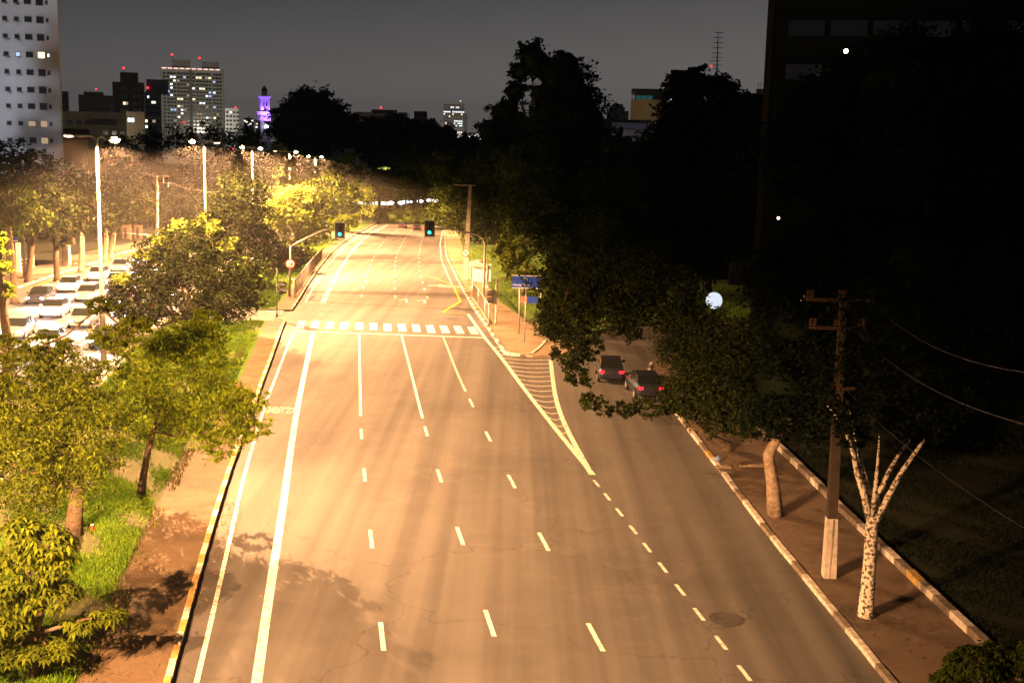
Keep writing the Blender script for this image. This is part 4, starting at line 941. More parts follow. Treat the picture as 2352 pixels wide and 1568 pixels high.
mb = MB(); mb.tube([(0, 0, z_at(209)), (0, 0, z_at(206)), (0, 0, z_at(203)), (0, 0, z_at(200)), (0, 0, z_at(196))], [1.6, 1.45, 1.1, .5, .04], 10); local(mb, 'dome', bmat('dome', (.12, .12, .09)), t, smooth=True)
VIO = (.30, .13, 1.0)
Mbk = Matrix.Rotation(.35, 4, 'Z')
def vspot(x, y, z, pw, aim, ang=75):
    o = spot('violet_light', (0, 0, 0), None, pw, VIO, ang, .6, .2); o.parent = t; o.location = (x, y, z); o.rotation_euler = Vector(aim).to_track_quat('-Z', 'Y').to_euler()
for x, y in ((-1, -6.5), (2.5, -6), (-6.5, 0)): vspot(x, y, z_at(296), 14000, (-x * .45, -y * .42, 6), 60)
for x, y in ((-1.6, -3.15), (1.6, -3.15), (-3.15, 0)): vspot(x, y, z_at(256.5), 2200, (-x * .1, .9 if y < -2 else 0, 4), 100)
vspot(0, -9, z_at(275), 9000, (0, 8, 5.5), 50)
mb = MB(); mb.ball((0.2, -4.5, z_at(291)), .9); o = local(mb, 'floodlight', emis('violet_floodlight', (.75, .6, 1), 12), t)
# middle skyline
t, w, h = building('low_office', 'long low office roof above the black treetops, with two red beacons', 853, 912, 256, 700, 25, Md); beacon(t, w * .37, h, 1.5, .55); beacon(t, w * .05, h - 2, .8, .4)
add_win(t, w, h, [.1 + .1 * k for k in range(9)], [2, 5, 8], 1.5, 1.2, {})
t, w, h = building('ochre_block', 'small yellowish block at the left end of the low office', 817, 856, 261, 680, 20, Mo); add_win(t, w, h, [.2, .5, .8], [2, 5], 1.5, 1.1, {})
t, w, h = building('grey_block', 'small square grey block between two black treetops', 915, 936, 262, 700, 15, Mg); add_win(t, w, h, [.3, .7], [2.2, 5.2], 1.3, 1.2, {})
t, w, h = building('stepped_block', 'dark stepped block left of the lit office tower', 951, 981, 259, 800, 15, Md); s = 800 / F
mb = MB(); mb.box((w + 3, 8, (h - 10) / 2), (12, 14, h - 10)); local(mb, 'wing', Mg, t); add_win(t, w, h, [.25, .6], [3, 6], 1.4, 1.2, {})
add_win(t, w, h, [1.1, 1.2, 1.3], [13.5], 1.6, 1.4, {(0, 0): 'white', (1, 0): 'blue', (2, 0): 'white'}, y=.8)
Y = 1500; s = Y / F
t, w, h = building('office_tower', 'slim office tower with rows of white lit windows', 1019, 1067, 237, Y, 20, bmat('office_wall', (.42, .38, .36)))
cols = [.04 + .0836 * k for k in range(12)]; rows_ = [2.5 + 2.75 * k for k in range(16)]; lm = {}
for k in range(12):
    if k != 4: lm[(k, 3)] = 'white'
for c in (4, 5, 7, 8): lm[(c, 1)] = 'white'
for r in (7, 8, 9):
    for c in (6, 7, 8, 9, 10): 
        if rb.random() > .25: lm[(c, r)] = 'white'
for c, r in ((0, 4), (5, 4), (1, 8), (3, 5), (2, 11), (3, 12), (1, 11), (8, 12), (9, 13), (10, 12), (7, 13), (9, 12), (10, 4), (2, 12)): lm[(c, r)] = rb.choice(['white', 'warm'])
add_win(t, w, h, cols, rows_, 1.5, 1.5, lm, limit=80); beacon(t, w * .8, h, 2, .7, mt=WL['white'])
mb = MB(); mb.box((w + 2, 12, (h - 12) / 2), (4, 16, h - 12)); local(mb, 'side_wing', Mg, t)
for x, yt_, Y, wpx, lb in ((1076, 318, 2200, 22, 'tiny far block under the city lights right of the office tower'), (1099, 322, 2000, 16, 'tiny farthest block beside the round black tree'), (560, 285, 1500, 22, 'hazy far block between the slim block and the violet tower'), (588, 291, 1400, 12, 'hazy far block just left of the violet tower')):
    t, w, h = building('far_block', lb, x, x + wpx, yt_ - 12, Y, 20, Mg)
    for k in range(5):
        me = window_mesh(['white', 'warm', 'blue'][k % 3], 2.2, 1.8, WL[['white', 'warm', 'blue'][k % 3]]); o = bpy.data.objects.new('window', me); o.location = (w * (.1 + .2 * k), 0, h - 2 - rb.random() * 8); link(o, t)
for x, y, Y, pw, aim, lb in ((430, 300, 860, 260000, (.0, 1, .22), 'added unseen fill light washing the front of the wide tower'), (1042, 330, 1370, 260000, (0, 1, .25), 'added unseen fill light washing the front of the lit office tower'),
                         (290, 300, 440, 9000, (0, 1, .2), 'added unseen fill light in front of the dark brown block'), (230, 330, 335, 5000, (0, 1, .25), 'added unseen fill light in front of the long ochre building'), (860, 300, 600, 9000, (.1, 1, .1), 'added unseen fill light below the low office roof')):
    tag(spot('facade_fill', P(x, y, Y), None, pw, (1, .86, .68), 110, .9, 1.0, aim=aim), lb, 'fill light')  # added unseen spots that lift the dark facades, no visible source
# right skyline
t, w, h = building('stepped_tower', 'small pale stepped building far right of the tall sloping tree', 1394, 1444, 258, 900, 20, Mg); s = 900 / F
mb = MB(); mb.box((w * .48, 8, h + 3), (w * .5, 10, 6)); mb.box((w * .46, 8, h + 2), (w * .72, 12, 4)); local(mb, 'upper_storeys', Mg, t); add_win(t, w, h, [.2, .4, .6, .8], [2.5, 5.5], 1.4, 1.2, {})
Y = 165; s = Y / F
t, w, h = building('concrete_block', 'ochre concrete block carrying a dark glazed top storey', 1449, 1560, 245, Y, 12, bmat('raw_concrete', (.42, .34, .20)), group=None)
mb = MB(); mb.box((w * .53, 5.5, h + 17 * s), (w * .92, 10, 34 * s)); o = local(mb, 'glazed_storey', M['black'], t)
mb = MB(); mb.box((w * .5, 5, h + 35 * s), (w * 1.0, 12, .35)); local(mb, 'roof_slab', M['black'], t)
for k in range(4):
    mb = MB(); mb.box((w * (.15 + .12 * k), .42, h + 14 * s), (w * .11, .1, 20 * s)); local(mb, 'window', emis('teal_window', (.05, .17, .17), .35) if k < 3 else M['glass_dark'], t)
mb = MB(); mb.tube([(w * .02, .3, h), (w * .02, .3, h + 30 * s)], .06, 6); mb.tube([(-.1, .3, h + 30 * s), (w * .1, .3, h + 30 * s)], .06, 6); local(mb, 'rail', M['concrete'], t)
mb = MB(); mb.ball((w * 1.06, -.6, h + 20 * s), .2); local(mb, 'floodlight', emis('white_floodlight', (1, .93, .95), 30), t)
mb = MB(); mb.ball((w * 1.16, -.6, h + 27 * s), .1); mb.ball((w * .82, -.2, h + 18 * s), .13); local(mb, 'small_lamp', emis('bluish_lamp', (.8, .9, 1), 14), t)
spot('rooftop_light', P(1500, 255, Y - 6), None, 160, (1, .75, .4), 90, .9, .3, aim=(-.3, 1, -.1))
t, w, h = building('dark_block', 'tall dark block rising behind the trees left of the antenna mast', 1540, 1600, 176, 175, 10, M['black'], group=None)
t, w, h = building('hall', 'low hall with a dark sloping roof and a bluish white gable wall', 1406, 1502, 300, 150, 16, bmat('gable_wall', (.30, .34, .45)), group=None); s = 150 / F
mb = MB(); mb.face([(-1, -.6, h + .1), (w * .7, -.6, h + .1), (w * .95, 0, h + 1.4), (w * .95, 9, h + 1.5), (-1, 9, h + 1.4)]); mb.face([(w * .7, -.3, h), (w, -.3, h), (w, -.3, h + 1.2)]); local(mb, 'roof', M['black'], t)
l = spot('wall_light', P(1478, 318, 142), None, 110, (.62, .72, 1), 100, .8, .2, aim=(0, 1, .2)); tag(l, 'bluish wall lamp beside the low hall', 'lamp')
# antenna mast
Y = 172; b = P(1644, 250, Y); tp = P(1649.5, 73, Y)
t = thing('antenna_mast', b, 'tall thin antenna mast with crossbars above the black trees', 'antenna')
mb = MB(); mb.tube([b, b.lerp(tp, .5), tp], [.16, .1, .04], 6)
for o_ in (-.22, .22): mb.tube([b + Vector((o_, 0, 0)), b.lerp(tp, .45) + Vector((o_ * .4, 0, 0))], .04, 5)
mb.build('mast', M['black'], t)
for y, l_, r_ in ((75, 7, 12), (87, 9, 14), (98, 10, 14), (110, 10, 12), (122, 11, 10), (132, 12, 13), (140, 14, 9), (150, 8, 12), (158, 6, 6)):
    c = P(1649.5 - (y - 73) * .05, y, Y); mb = MB(); mb.tube([P(c.x * 0 + 1649.5 - (y - 73) * .05 - l_, y, Y), P(1649.5 - (y - 73) * .05 + r_, y + .5, Y)], .045, 5); mb.build('crossbar', M['black'], t)
mb = MB(); mb.ball(P(1633, 153, Y), .15); mb.build('red_lamp', REDL, t)
t, w, h = building('small_block', 'small block with aerials and a red light left of the dark tower', 1737, 1758, 211, 400, 12, Mg); beacon(t, w * .9, h, .8, .35)
for x in (.2, .45): mb = MB(); mb.tube([(w * x, 2, h), (w * x, 2, h + 3.2)], .07, 5); mb.box((w * x, 2, h + 2.6), (1.6, .07, .07)); local(mb, 'aerial', M['black'], t)
# big dark tower on the right
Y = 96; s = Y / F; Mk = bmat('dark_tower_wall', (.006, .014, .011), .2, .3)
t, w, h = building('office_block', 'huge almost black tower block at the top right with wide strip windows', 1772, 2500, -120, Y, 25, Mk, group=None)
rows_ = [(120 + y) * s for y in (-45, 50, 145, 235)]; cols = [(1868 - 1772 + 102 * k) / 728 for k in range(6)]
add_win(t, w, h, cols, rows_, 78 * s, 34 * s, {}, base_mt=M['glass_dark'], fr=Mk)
mb = MB()
for y in (-70, 25, 120, 212): mb.box((w / 2, -.12, h - (120 + y) * s), (w, .24, .22))
local(mb, 'string_course', Mk, t)
mb = MB(); mb.box((.25, -.15, h / 2), (.5, .3, h)); local(mb, 'corner_rib', bmat('corner_rib', (.03, .03, .022)), t)
mb = MB(); mb.ball(P(1943, 118, 80), .14); tag(mb.build('hanging_lamp', emis('warm_point_lamp', (1, .8, .55), 25), loc=P(1943, 118, 80)), 'bright point lamp high in front of the dark tower', 'lamp')
mb = MB(); mb.ball((0, 0, 0), .1); tag(mb.build('park_lamp', emis('orange_point_lamp', (1, .7, .4), 20)), 'small orange point lamp shining through the dark trees', 'lamp').location = P(1788, 501, 92)
mb = MB(); c = P(1640, 690, 60); mb.tube([c, Vector((c.x, c.y, SW))], .04, 6, mi=1); mb.ball(c, .42, seg=20, rings=14); tag(mb.build('glow_globe', [emis('white_globe', (.82, .88, 1), .95), M['black']], loc=c, smooth=True), 'large round white glow between the dark trees, shaped as a globe', 'lamp')  # round glow between leaves, shaped as a glowing globe on an added post
# small lit wall seen through the trees
mb = MB(); c = P(1712, 628, 95); mb.box(c, (2.6, .3, 1.9)); t = tag(mb.build('lit_wall', bmat('blue_wall', (.02, .025, .05)), loc=c), 'small bluish lit wall behind the dark trees', 'wall')
# low house seen as warm spots on the far right
for x, y, Y, w_, h_, lb in ((2130, 650, 85, 1.6, .5, 'warm lit opening between the trunks at the far right'), (2265, 632, 85, .3, .6, 'small warm lit doorway at the right edge among the trees'), (1838, 685, 70, .5, .3, 'small yellow lit window left of the pole crossarm')):
    c = P(x, y, Y); mb = MB(); mb.box(c, (w_, .2, h_)); tag(mb.build('lit_window', emis('warm_window_' + str(x), (1, .62, .32), .10 if x != 1838 else 1.0), loc=c), lb, 'window')

# ------------------------------------------------------------------ street furniture
def post(t, a, b, r=.05, mt=None, name='post', seg=8): mb = MB(); mb.tube([a, b], r, seg); return mb.build(name, mt or M['galv'], t, smooth=True)
GREEN = emis('green_signal_lens', (.03, 1, .72), 4); OFF = mat('dark_lens', (.03, .015, .01), .3)
def signal_head(t, c, hd, s=1.0):      # three-lens signal with a backplate, facing back towards the viewer (-Y)
    rot = Matrix.Rotation(hd, 3, 'Z')
    mb = MB(); mb.box(c, (.34 * s, .22 * s, 1.05 * s), rot=rot); hdo = mb.build('signal_head', M['black'], t)
    mb = MB(); q = c + rot @ Vector((0, .08, 0)); mb.box(q, (.95 * s, .03, 1.5 * s), rot=rot); mb.build('backplate', M['black'], t)
    mb = MB()
    for dx, dz, w_, h_ in ((-.49, 0, .05, 1.55), (.49, 0, .05, 1.55), (0, .76, .93, .05), (0, -.76, .93, .05)): mb.box(q + rot @ Vector((dx * s, -.03, dz * s)), (w_, .03, h_ * s), rot=rot)
    mb.build('backplate_border', M['galv'], t)
    for k, mt in enumerate((OFF, OFF, GREEN)):
        p = c + rot @ Vector((0, -.12 * s, (.33 - .33 * k) * s)); mb = MB(); mb.ball(p, (.16 if k == 2 else .13) * s, sc3=(1, .35, 1)); mb.build('lens', mt, hdo, loc=t.location)
        mb = MB(); mb.tube([p + rot @ Vector((0, -.0, .09)), p + rot @ Vector((0, -.22, .10))], .13 * s, 8, cap=False); mb.build('visor', M['black'], hdo, loc=t.location)
    o = bpy.data.lights.new('signal_light', 'SPOT'); o.energy = 900; o.color = (.15, 1, .75); o.spot_size = R(110); o.spot_blend = .7; o.shadow_soft_size = .1
    lo = bpy.data.objects.new('signal_light', o); lo.location = c + Vector((0, -.3, -.3)) - Vector(t.location); lo.rotation_euler = Vector((0, -1, -.35)).to_track_quat('-Z', 'Y').to_euler(); link(lo, t)
# right signal
g = G(*c6(1828, 805)); Y = g.y; t = thing('traffic_signal', g + Vector((0, 0, SW)), 'curved-arm traffic signal on the right pavement, green light over the road', 'traffic light', 'overhead traffic signals')
pc = lambda px, py: P(*c6(px, py), Y)
mb = MB(); mb.tube([g + Vector((0, 0, SW)), pc(1838, 500), pc(1844, 350), pc(1828, 305), pc(1790, 278), pc(1700, 255), pc(1540, 216), pc(1440, 210)], [.13, .12, .10, .095, .09, .085, .07, .06], 10); mb.build('curved_pole', M['signal_pole'], t, smooth=True)
signal_head(t, pc(1410, 225) + Vector((0, -.3, 0)), 0, 1.0)
g = G(*c6(310, 768)); Y = g.y; t = thing('traffic_signal', g + Vector((0, 0, SW)), 'straight-armed traffic signal on the median, green light left of the road', 'traffic light', 'overhead traffic signals')
pc = lambda px, py: P(*c6(px, py), Y)
mb = MB(); mb.tube([g + Vector((0, 0, SW)), pc(320, 362)], [.12, .09], 10); mb.build('pole', M['pole'], t, smooth=True)
mb = MB(); mb.tube([pc(320, 364), pc(440, 300), pc(580, 236), pc(660, 230)], [.08, .075, .06, .05], 8); mb.build('arm', M['pole'], t, smooth=True)
signal_head(t, pc(708, 238) + Vector((0, -.3, 0)), 0, 1.0)
def round_sign(c, r, t, txt=None, arrow=False, ban=True, label=None):
    mb = MB(); mb.tube([c, c + Vector((0, -.03, 0))], r, 24); f = mb.build('sign_face', M['signwhite'], t)
    mb = MB(); n = 24
    for i in range(n):
        t0, t1 = 2 * math.pi * i / n, 2 * math.pi * (i + 1) / n
        mb.face([tuple(c + Vector((q * math.cos(a), -.036, q * math.sin(a)))) for q, a in ((r * .82, t0), (r, t0), (r, t1), (r * .82, t1))])
    mb.build('sign_border', M['red'], f, loc=t.location)
    if arrow:
        mb = MB(); mb.box(c + Vector((-.05 * r, -.04, 0)), (r * .9, .01, r * .16)); mb.face([tuple(c + Vector((q[0] * r, -.042, q[1] * r))) for q in ((.2, .32), (.2, -.32), (.62, 0))]); mb.build('arrow', M['black'], f, loc=t.location)
    if txt:
        me = text_mesh('letter', txt, M['black']); co = np.array([v.co[:] for v in me.vertices]); mn, mx_ = co.min(0), co.max(0); k = r * 1.05 / (mx_[1] - mn[1])
        for v in me.vertices: v.co = Vector(((v.co.x - (mn[0] + mx_[0]) / 2) * k, 0, (v.co.y - (mn[1] + mx_[1]) / 2) * k)) + c + Vector((0, -.04, 0)) - Vector(t.location)
        link(bpy.data.objects.new('letter', me), f)
        mb = MB(); mb.box(c + Vector((0, -.045, 0)), (r * 1.7, .006, r * .15), rot=Matrix.Rotation(R(45), 3, 'Y')); mb.build('bar', M['red'], f, loc=t.location)
c = pc(318, 500) + Vector((0, -.16, 0)); t = thing('direction_sign', c, 'round white sign with a black arrow on the median signal pole', 'sign'); round_sign(c, .46, t, arrow=True)
# pedestrian signals
def ped_signal(bpx, tpx, hpx, side, label):
    g = G(*c6(*bpx)); Y = g.y; t = thing('pedestrian_signal', g + Vector((0, 0, SW)), label, 'pedestrian light', 'pedestrian signals at the crossing')
    mb = MB(); top = P(*c6(*tpx), Y); mb.tube([g + Vector((0, 0, SW)), g + Vector((0, 0, SW + .25)), top], [.12, .07, .055], 8); mb.build('pole', M['galv'], t, smooth=True)
    c = P(*c6(*hpx), Y); rot = Matrix.Rotation(R(90), 3, 'Z')
    mb = MB(); mb.box(c, (.24, .34, 1.15)); mb.box(c + Vector((side * -.2, 0, .5)), (.3, .05, .05)); mb.box(c + Vector((side * -.2, 0, -.5)), (.3, .05, .05)); hd = mb.build('signal_box', M['black'], t)
    for dz in (.28, -.28):
        mb = MB(); p = c + Vector((side * .12, 0, dz)); n0 = 0
        mb.tube([p + Vector((0, 0, .02)), p + Vector((side * .36, 0, -.04))], [.24, .20], 10, cap=False); mb.build('visor', M['black'], hd, loc=t.location)
        mb = MB(); mb.ball(p, .17, sc3=(.3, 1, 1)); mb.build('lens', OFF, hd, loc=t.location)
ped_signal((210, 928), (213, 540), (243, 686), 1, 'slim pole with a small pedestrian signal on the median beside the crossing')
ped_signal((1925, 990), (1933, 617), (1908, 757), -1, 'slim pole with a black two-lamp pedestrian signal beside the right railing')
t = thing('post', G(*c6(1857, 842)), 'very thin bare post just right of the curved signal pole', 'post'); g = G(*c6(1857, 842)); post(t, g, P(*c6(1860, 395), g.y), .035)
# utility pole leaning beside the road with no-parking sign and wire
g = G(*c6(1688, 637)); Y = g.y; pc = lambda px, py: P(*c6(px, py), Y)
tp = P(1080, 424, Y); t = thing('utility_pole', g + Vector((0, 0, SW)), 'tall concrete utility pole on the right behind the signal, pale lower part', 'utility pole', 'concrete utility poles')
md = g.lerp(tp, .33)
def sqtube(name, pts, ws, mt, t):
    mb = MB(); n0 = 0
    for p, w_ in zip(pts, ws):
        for a_, b_ in ((-1, -1), (1, -1), (1, 1), (-1, 1)): mb.v.append(tuple(Vector(p) + Vector((a_ * w_ / 2, b_ * w_ / 2, 0))))
    for i in range(len(pts) - 1):
        for k in range(4): mb.f.append((i * 4 + k, i * 4 + (k + 1) % 4, i * 4 + 4 + (k + 1) % 4, i * 4 + 4 + k)); mb.m.append(0)
    n = len(pts) * 4; mb.f += [(3, 2, 1, 0), (n - 4, n - 3, n - 2, n - 1)]; mb.m += [0, 0]
    return mb.build(name, mt, t)
sqtube('lower_shaft', [g, md], [.62, .54], M['concrete_pale'], t); sqtube('upper_shaft', [md, tp], [.52, .34], M['concrete'], t)
mb = MB(); mb.box(tp + Vector((-.6, 0, -.1)), (2.4, .12, .14)); mb.build('crossarm', M['concrete'], t)
c = P(*c6(1693, 412), Y) + Vector((0, -.34, 0)); t2 = thing('no_parking_sign', c, 'round red-edged no-parking sign with a letter E on the leaning utility pole', 'sign'); round_sign(c, .44, t2, txt='E')
def wire(pts_a, b, sag, label, r=.02, n=14, mt=None):
    a = Vector(pts_a); b = Vector(b); mb = MB(); mb.tube([a.lerp(b, i / n) - Vector((0, 0, sag * 4 * (i / n) * (1 - i / n))) for i in range(n + 1)], r, 5)
    return tag(mb.build('wire', mt or M['black'], loc=a), label, 'cable', 'overhead cables')
wire(tp + Vector((-1.5, 0, 0)), P(860, 424, Y + 40), .8, 'cable running left from the top of the leaning pole across the road')
# bus shelter
g = G(*c6(1790, 650)); Y = g.y; pc = lambda px, py, d=0: P(*c6(px, py), Y + d)
def z3(px, py): return ((1750 + px / 5.227) / 1.7415, (1000 + py / 5.227) / 1.7415)
p3 = lambda px, py, d=0: P(*z3(px, py), Y + d)
t = thing('bus_shelter', g + Vector((0, 0, SW)), 'small bus shelter with a big white advertising panel and a ribbed peaked roof', 'bus shelter')
a, b, c_, d_ = p3(705, 655), p3(955, 665), p3(960, 300), p3(710, 290)
mb = MB()
for o_ in (0, .18): mb.v += [tuple(q + Vector((0, o_, 0))) for q in (a, b, c_, d_)]
mb.f = [(0, 1, 2, 3), (7, 6, 5, 4), (0, 4, 5, 1), (1, 5, 6, 2), (2, 6, 7, 3), (3, 7, 4, 0)]; mb.m = [0] * 6; pn = mb.build('advertising_panel', mat('poster_white', (.72, .66, .62), .5, var=.12, scale=1.5), t)
mb = MB()
for px, py in ((705, 470), (956, 480)): mb.tube([p3(px, 290), p3(px, 660)], .06, 6)
mb.build('panel_frame', M['galv'], pn, loc=t.location)
mb = MB(); r0, r1, r2, r3, r4 = p3(640, 225, 2.6), p3(700, 292, -.3), p3(880, 250, -.3), p3(1030, 322, -.3), p3(1010, 210, 2.6); r5 = p3(850, 180, 2.6)
mb.face([r1, r2, r5, r0]); mb.face([r2, r3, r4, r5]); dz = Vector((0, 0, .28)); mb.face([r1 - dz, r3 - dz, r3, r2, r1]); mb.face([r0 - dz, r4 - dz, r3 - dz, r1 - dz]); mb.face([r0 - dz, r1 - dz, r1, r0]); mb.face([r3 - dz, r4 - dz, r4, r3]); mb.build('roof', mat('ribbed_roof', (.55, .48, .38), .7, var=.3, scale=6), t)
for px, py, dd in ((1020, 830, 0), (1055, 830, .6), (1000, 700, 2.4), (770, 730, 0)): post(t, G(*z3(px, py)) if dd < 2 else Vector((p3(px, py).x, Y + dd, zg(Y + dd) + SW)), p3(px + 12, 300 if px > 900 else 650, dd), .07)
mb = MB(); mb.box(p3(1082, 515), (.34, .06, 2.4)); mb.build('side_panel', M['signwhite'], t)
mb = MB(); mb.box(Vector((p3(860, 600).x, Y + 1.5, zg(Y) + SW + .45)), (2.2, .4, .08)); mb.build('bench', M['galv'], t)
# blue direction sign
g1, g2, g3 = G(*c6(2108, 1062)), G(*c6(2150, 1125)), G(*c6(2265, 1130)); Y = g1.y
t = thing('direction_sign', g1 + Vector((0, 0, SW)), 'large blue direction sign with white lettering, half hidden by the dark tree', 'sign')
post(t, g1, P(*c6(2118, 590), Y), .07); g3b = Vector((P(*c6(2265, 1130), Y).x, Y, zg(Y))); post(t, g3b, P(*c6(2290, 600), Y), .07)
a, b, c_, d_ = [P(*c6(*q), Y) + Vector((0, -.12, 0)) for q in ((2056, 686), (2330, 694), (2332, 597), (2058, 589))]
mb = MB(); mb.v = [tuple(q + Vector((0, o_, 0))) for o_ in (0, .06) for q in (a, b, c_, d_)]; mb.f = [(0, 1, 2, 3), (7, 6, 5, 4), (0, 4, 5, 1), (1, 5, 6, 2), (2, 6, 7, 3), (3, 7, 4, 0)]; mb.m = [0] * 6; bd = mb.build('board', M['bluesign'], t)
def board_text(s_, x0, y0, x1, hpx, par):
    me = text_mesh('lettering', s_, M['signwhite']); co = np.array([v.co[:] for v in me.vertices]); mn, mx_ = co.min(0), co.max(0)
    pa, pb = P(*c6(x0, y0), Y), P(*c6(x1, y0), Y); k = (pb.x - pa.x) / (mx_[0] - mn[0]); kh = hpx * Y / F / 1.96 / 1.7415 / (mx_[1] - mn[1])
    for v in me.vertices: v.co = Vector((pa.x + (v.co.x - mn[0]) * k, pa.y - .135, pa.z + (v.co.y - mn[1]) * kh)) - Vector(t.location)
    link(bpy.data.objects.new('lettering', me), par)
board_text('Hosp. Emi', 2064, 674, 2190, 20, bd); board_text('Ho', 2146, 622, 2176, 18, bd)
mb = MB()
for q0, q1 in ((a, b), (d_, c_)): mb.tube([q0 + Vector((0, -.02, 0)), q1 + Vector((0, -.02, 0))], .035, 5)
mb.build('board_edge', M['signwhite'], bd, loc=t.location)
Y = g2.y; t = thing('street_sign', g2 + Vector((0, 0, SW)), 'thin post with small blue and pinkish plates below the large blue sign', 'sign')
post(t, g2, P(*c6(2165, 690), Y), .045)
mb = MB(); mb.box(P(*c6(2197, 782), Y), (1.15, .04, .5)); mb.build('blue_plate', M['bluesign'], t); mb = MB(); mb.box(P(*c6(2146, 780), Y), (.5, .05, .5)); mb.build('pink_plate', mat('pink_plate', (.4, .2, .16), .6), t)
# railings
def railing(pts, h, label, sp=.16):
    t = thing('railing', pts[0], label, 'railing', 'pedestrian railings at the crossing')
    up = Vector((0, 0, h)); mb = MB(); mb.tube([p + up for p in pts], .045, 6); mb.build('top_rail', M['galv'], t); mb = MB(); mb.tube([p + Vector((0, 0, .15)) for p in pts], .035, 6); mb.build('bottom_rail', M['galv'], t)
    mb = MB(); L = sum((b - a).length for a, b in zip(pts[:-1], pts[1:])); nb_ = min(99, int(L / sp))
    for i in range(nb_ + 1):
        s_ = L * i / nb_
        for a, b in zip(pts[:-1], pts[1:]):
            if s_ <= (b - a).length + 1e-6: p = a.lerp(b, s_ / (b - a).length); break
            s_ -= (b - a).length
        mb.tube([p + Vector((0, 0, .15)), p + up], .02, 4)
    mb.build('bars', M['kerb_grey'], t)
    for p in pts: post(t, p, p + up * 1.06, .06, name='post')
def up_(l): return [G(*c6(*q)) + Vector((0, 0, SW)) for q in l]
railing(up_([(352, 775), (410, 700), (450, 632), (505, 560), (565, 482)]), 1.7, 'long barred railing on the median beyond the crossing')
railing(up_([(1872, 990), (1840, 930), (1790, 850), (1742, 782)]), 1.6, 'short barred railing on the right pavement beside the crossing')
# foreground utility pole in the park pavement
g = G(1903, 1332); Y = g.y; pq = lambda x, y, d=0: P(x, y, Y + d)
t = thing('utility_pole', g + Vector((0, 0, SW)), 'nearest utility pole with a grooved pale concrete base, crossarms lost in the dark', 'utility pole', 'concrete utility poles')
md, tp = pq(1910, 1188), pq(1938, 668); sqtube('lower_shaft', [g, md], [.44, .36], M['concrete_pale'], t)
mb = MB(); mb.box((g + md) / 2 + Vector((.0, -.21, 0)), (.05, .02, (md - g).length * .98)); mb.build('groove', M['concrete'], t)
sqtube('upper_shaft', [md, tp], [.34, .22], mat('dark_concrete', (.045, .033, .026), .9, var=.4), t)
for (x0, x1, y, nm) in ((1850, 2010, 688, 'insulator'), (1858, 1985, 752, 'insulator'), (1905, 1962, 890, None)):
    mb = MB(); mb.box((pq(x0, y) + pq(x1, y)) / 2 + Vector((0, -.14, 0)), ((pq(x1, y) - pq(x0, y)).length, .09, .12)); ca = mb.build('crossarm', mat('rusty_crossarm', (.07, .04, .025), .9, var=.4), t)
    if nm:
        for k in range(3):
            x = x0 + (x1 - x0) * (.05, .5, .93)[k]
            for dx in (-4, 5):
                c = pq(x + dx, y - 9) + Vector((0, -.14, 0)); mb = MB()
                for q in range(4): mb.tube([c + Vector((0, 0, .09 * q - .12)), c + Vector((0, 0, .09 * q - .07))], [.075, .05], 8)
                mb.build('insulator', mat('porcelain', (.12, .07, .045), .3), ca, loc=t.location)
wire(pq(1960, 752), P(2400, 985, 22), .5, 'nearest hanging cable sloping to the right edge of the picture', .016)
wire(pq(2000, 690), P(2400, 860, 22), .5, 'upper cable sloping to the right edge of the picture', .012)
wire(pq(1940, 890), P(2400, 1240, 20), .3, 'lowest thin cable sloping to the right over the park', .010)
# left side: unlit lamp post, square post, sign, signal backs, pole with frame
g = G(56, 641); Y = g.y; t = thing('lamp_post', g + Vector((0, 0, SW)), 'unlit lamp post with a short arm on the left pavement', 'street lamp')
mb = MB(); mb.tube([g, P(56, 525, Y), P(66, 520, Y), P(80, 510, Y)], [.16, .10, .05, .04], 8); mb.build('pole', M['galv'], t, smooth=True); mb = MB(); mb.box(P(84, 508, Y), (.7, .25, .15)); mb.build('lamp_head', M['head'], t)
for px, yb, yt_, w_, lb in ((153.5, 613, 566, .85, 'square concrete post between the leaning tree and the forked tree'), (44, 628, 560, .42, 'concrete post standing left of the unlit lamp post'), (75, 617, 572, .36, 'concrete post holding the end of the white rails')):
    g = G(px, yb); t = thing('concrete_post', g, lb, 'post', 'concrete posts on the left pavement'); sqtube('shaft', [g, Vector((g.x, g.y, P(px, yt_, g.y).z))], [w_, w_ * .9], M['concrete_pale'], t); mb = MB(); mb.box(Vector((g.x, g.y, P(px, yt_, g.y).z + .06)), (w_ * 1.0, w_ * 1.0, .12)); mb.build('cap', M['concrete'], t)
g = G(60, 622); t = thing('rail_fence', g, 'short fence of white rails between two concrete posts', 'fence')
for k in range(3): mb = MB(); a, b = P(46, 614 - 8 * k, G(60, 622).y), P(75, 608 - 8 * k, G(60, 622).y); mb.tube([a, b], .06, 6); mb.build('rail', M['kerb_white'], t)
g = G(41, 685); Y = g.y; t = thing('street_sign', g, 'blue street name sign on a post at the left edge', 'sign'); post(t, Vector((P(24, 650, Y).x, Y, zg(Y))), P(24, 546, Y), .06); mb = MB(); mb.box(P(24, 549, Y), (1.3, .05, .38)); mb.build('plate', M['bluesign'], t); mb = MB(); mb.box(P(24, 552.5, Y) + Vector((0, -.03, 0)), (1.3, .03, .05)); mb.build('plate_edge', M['signwhite'], t)
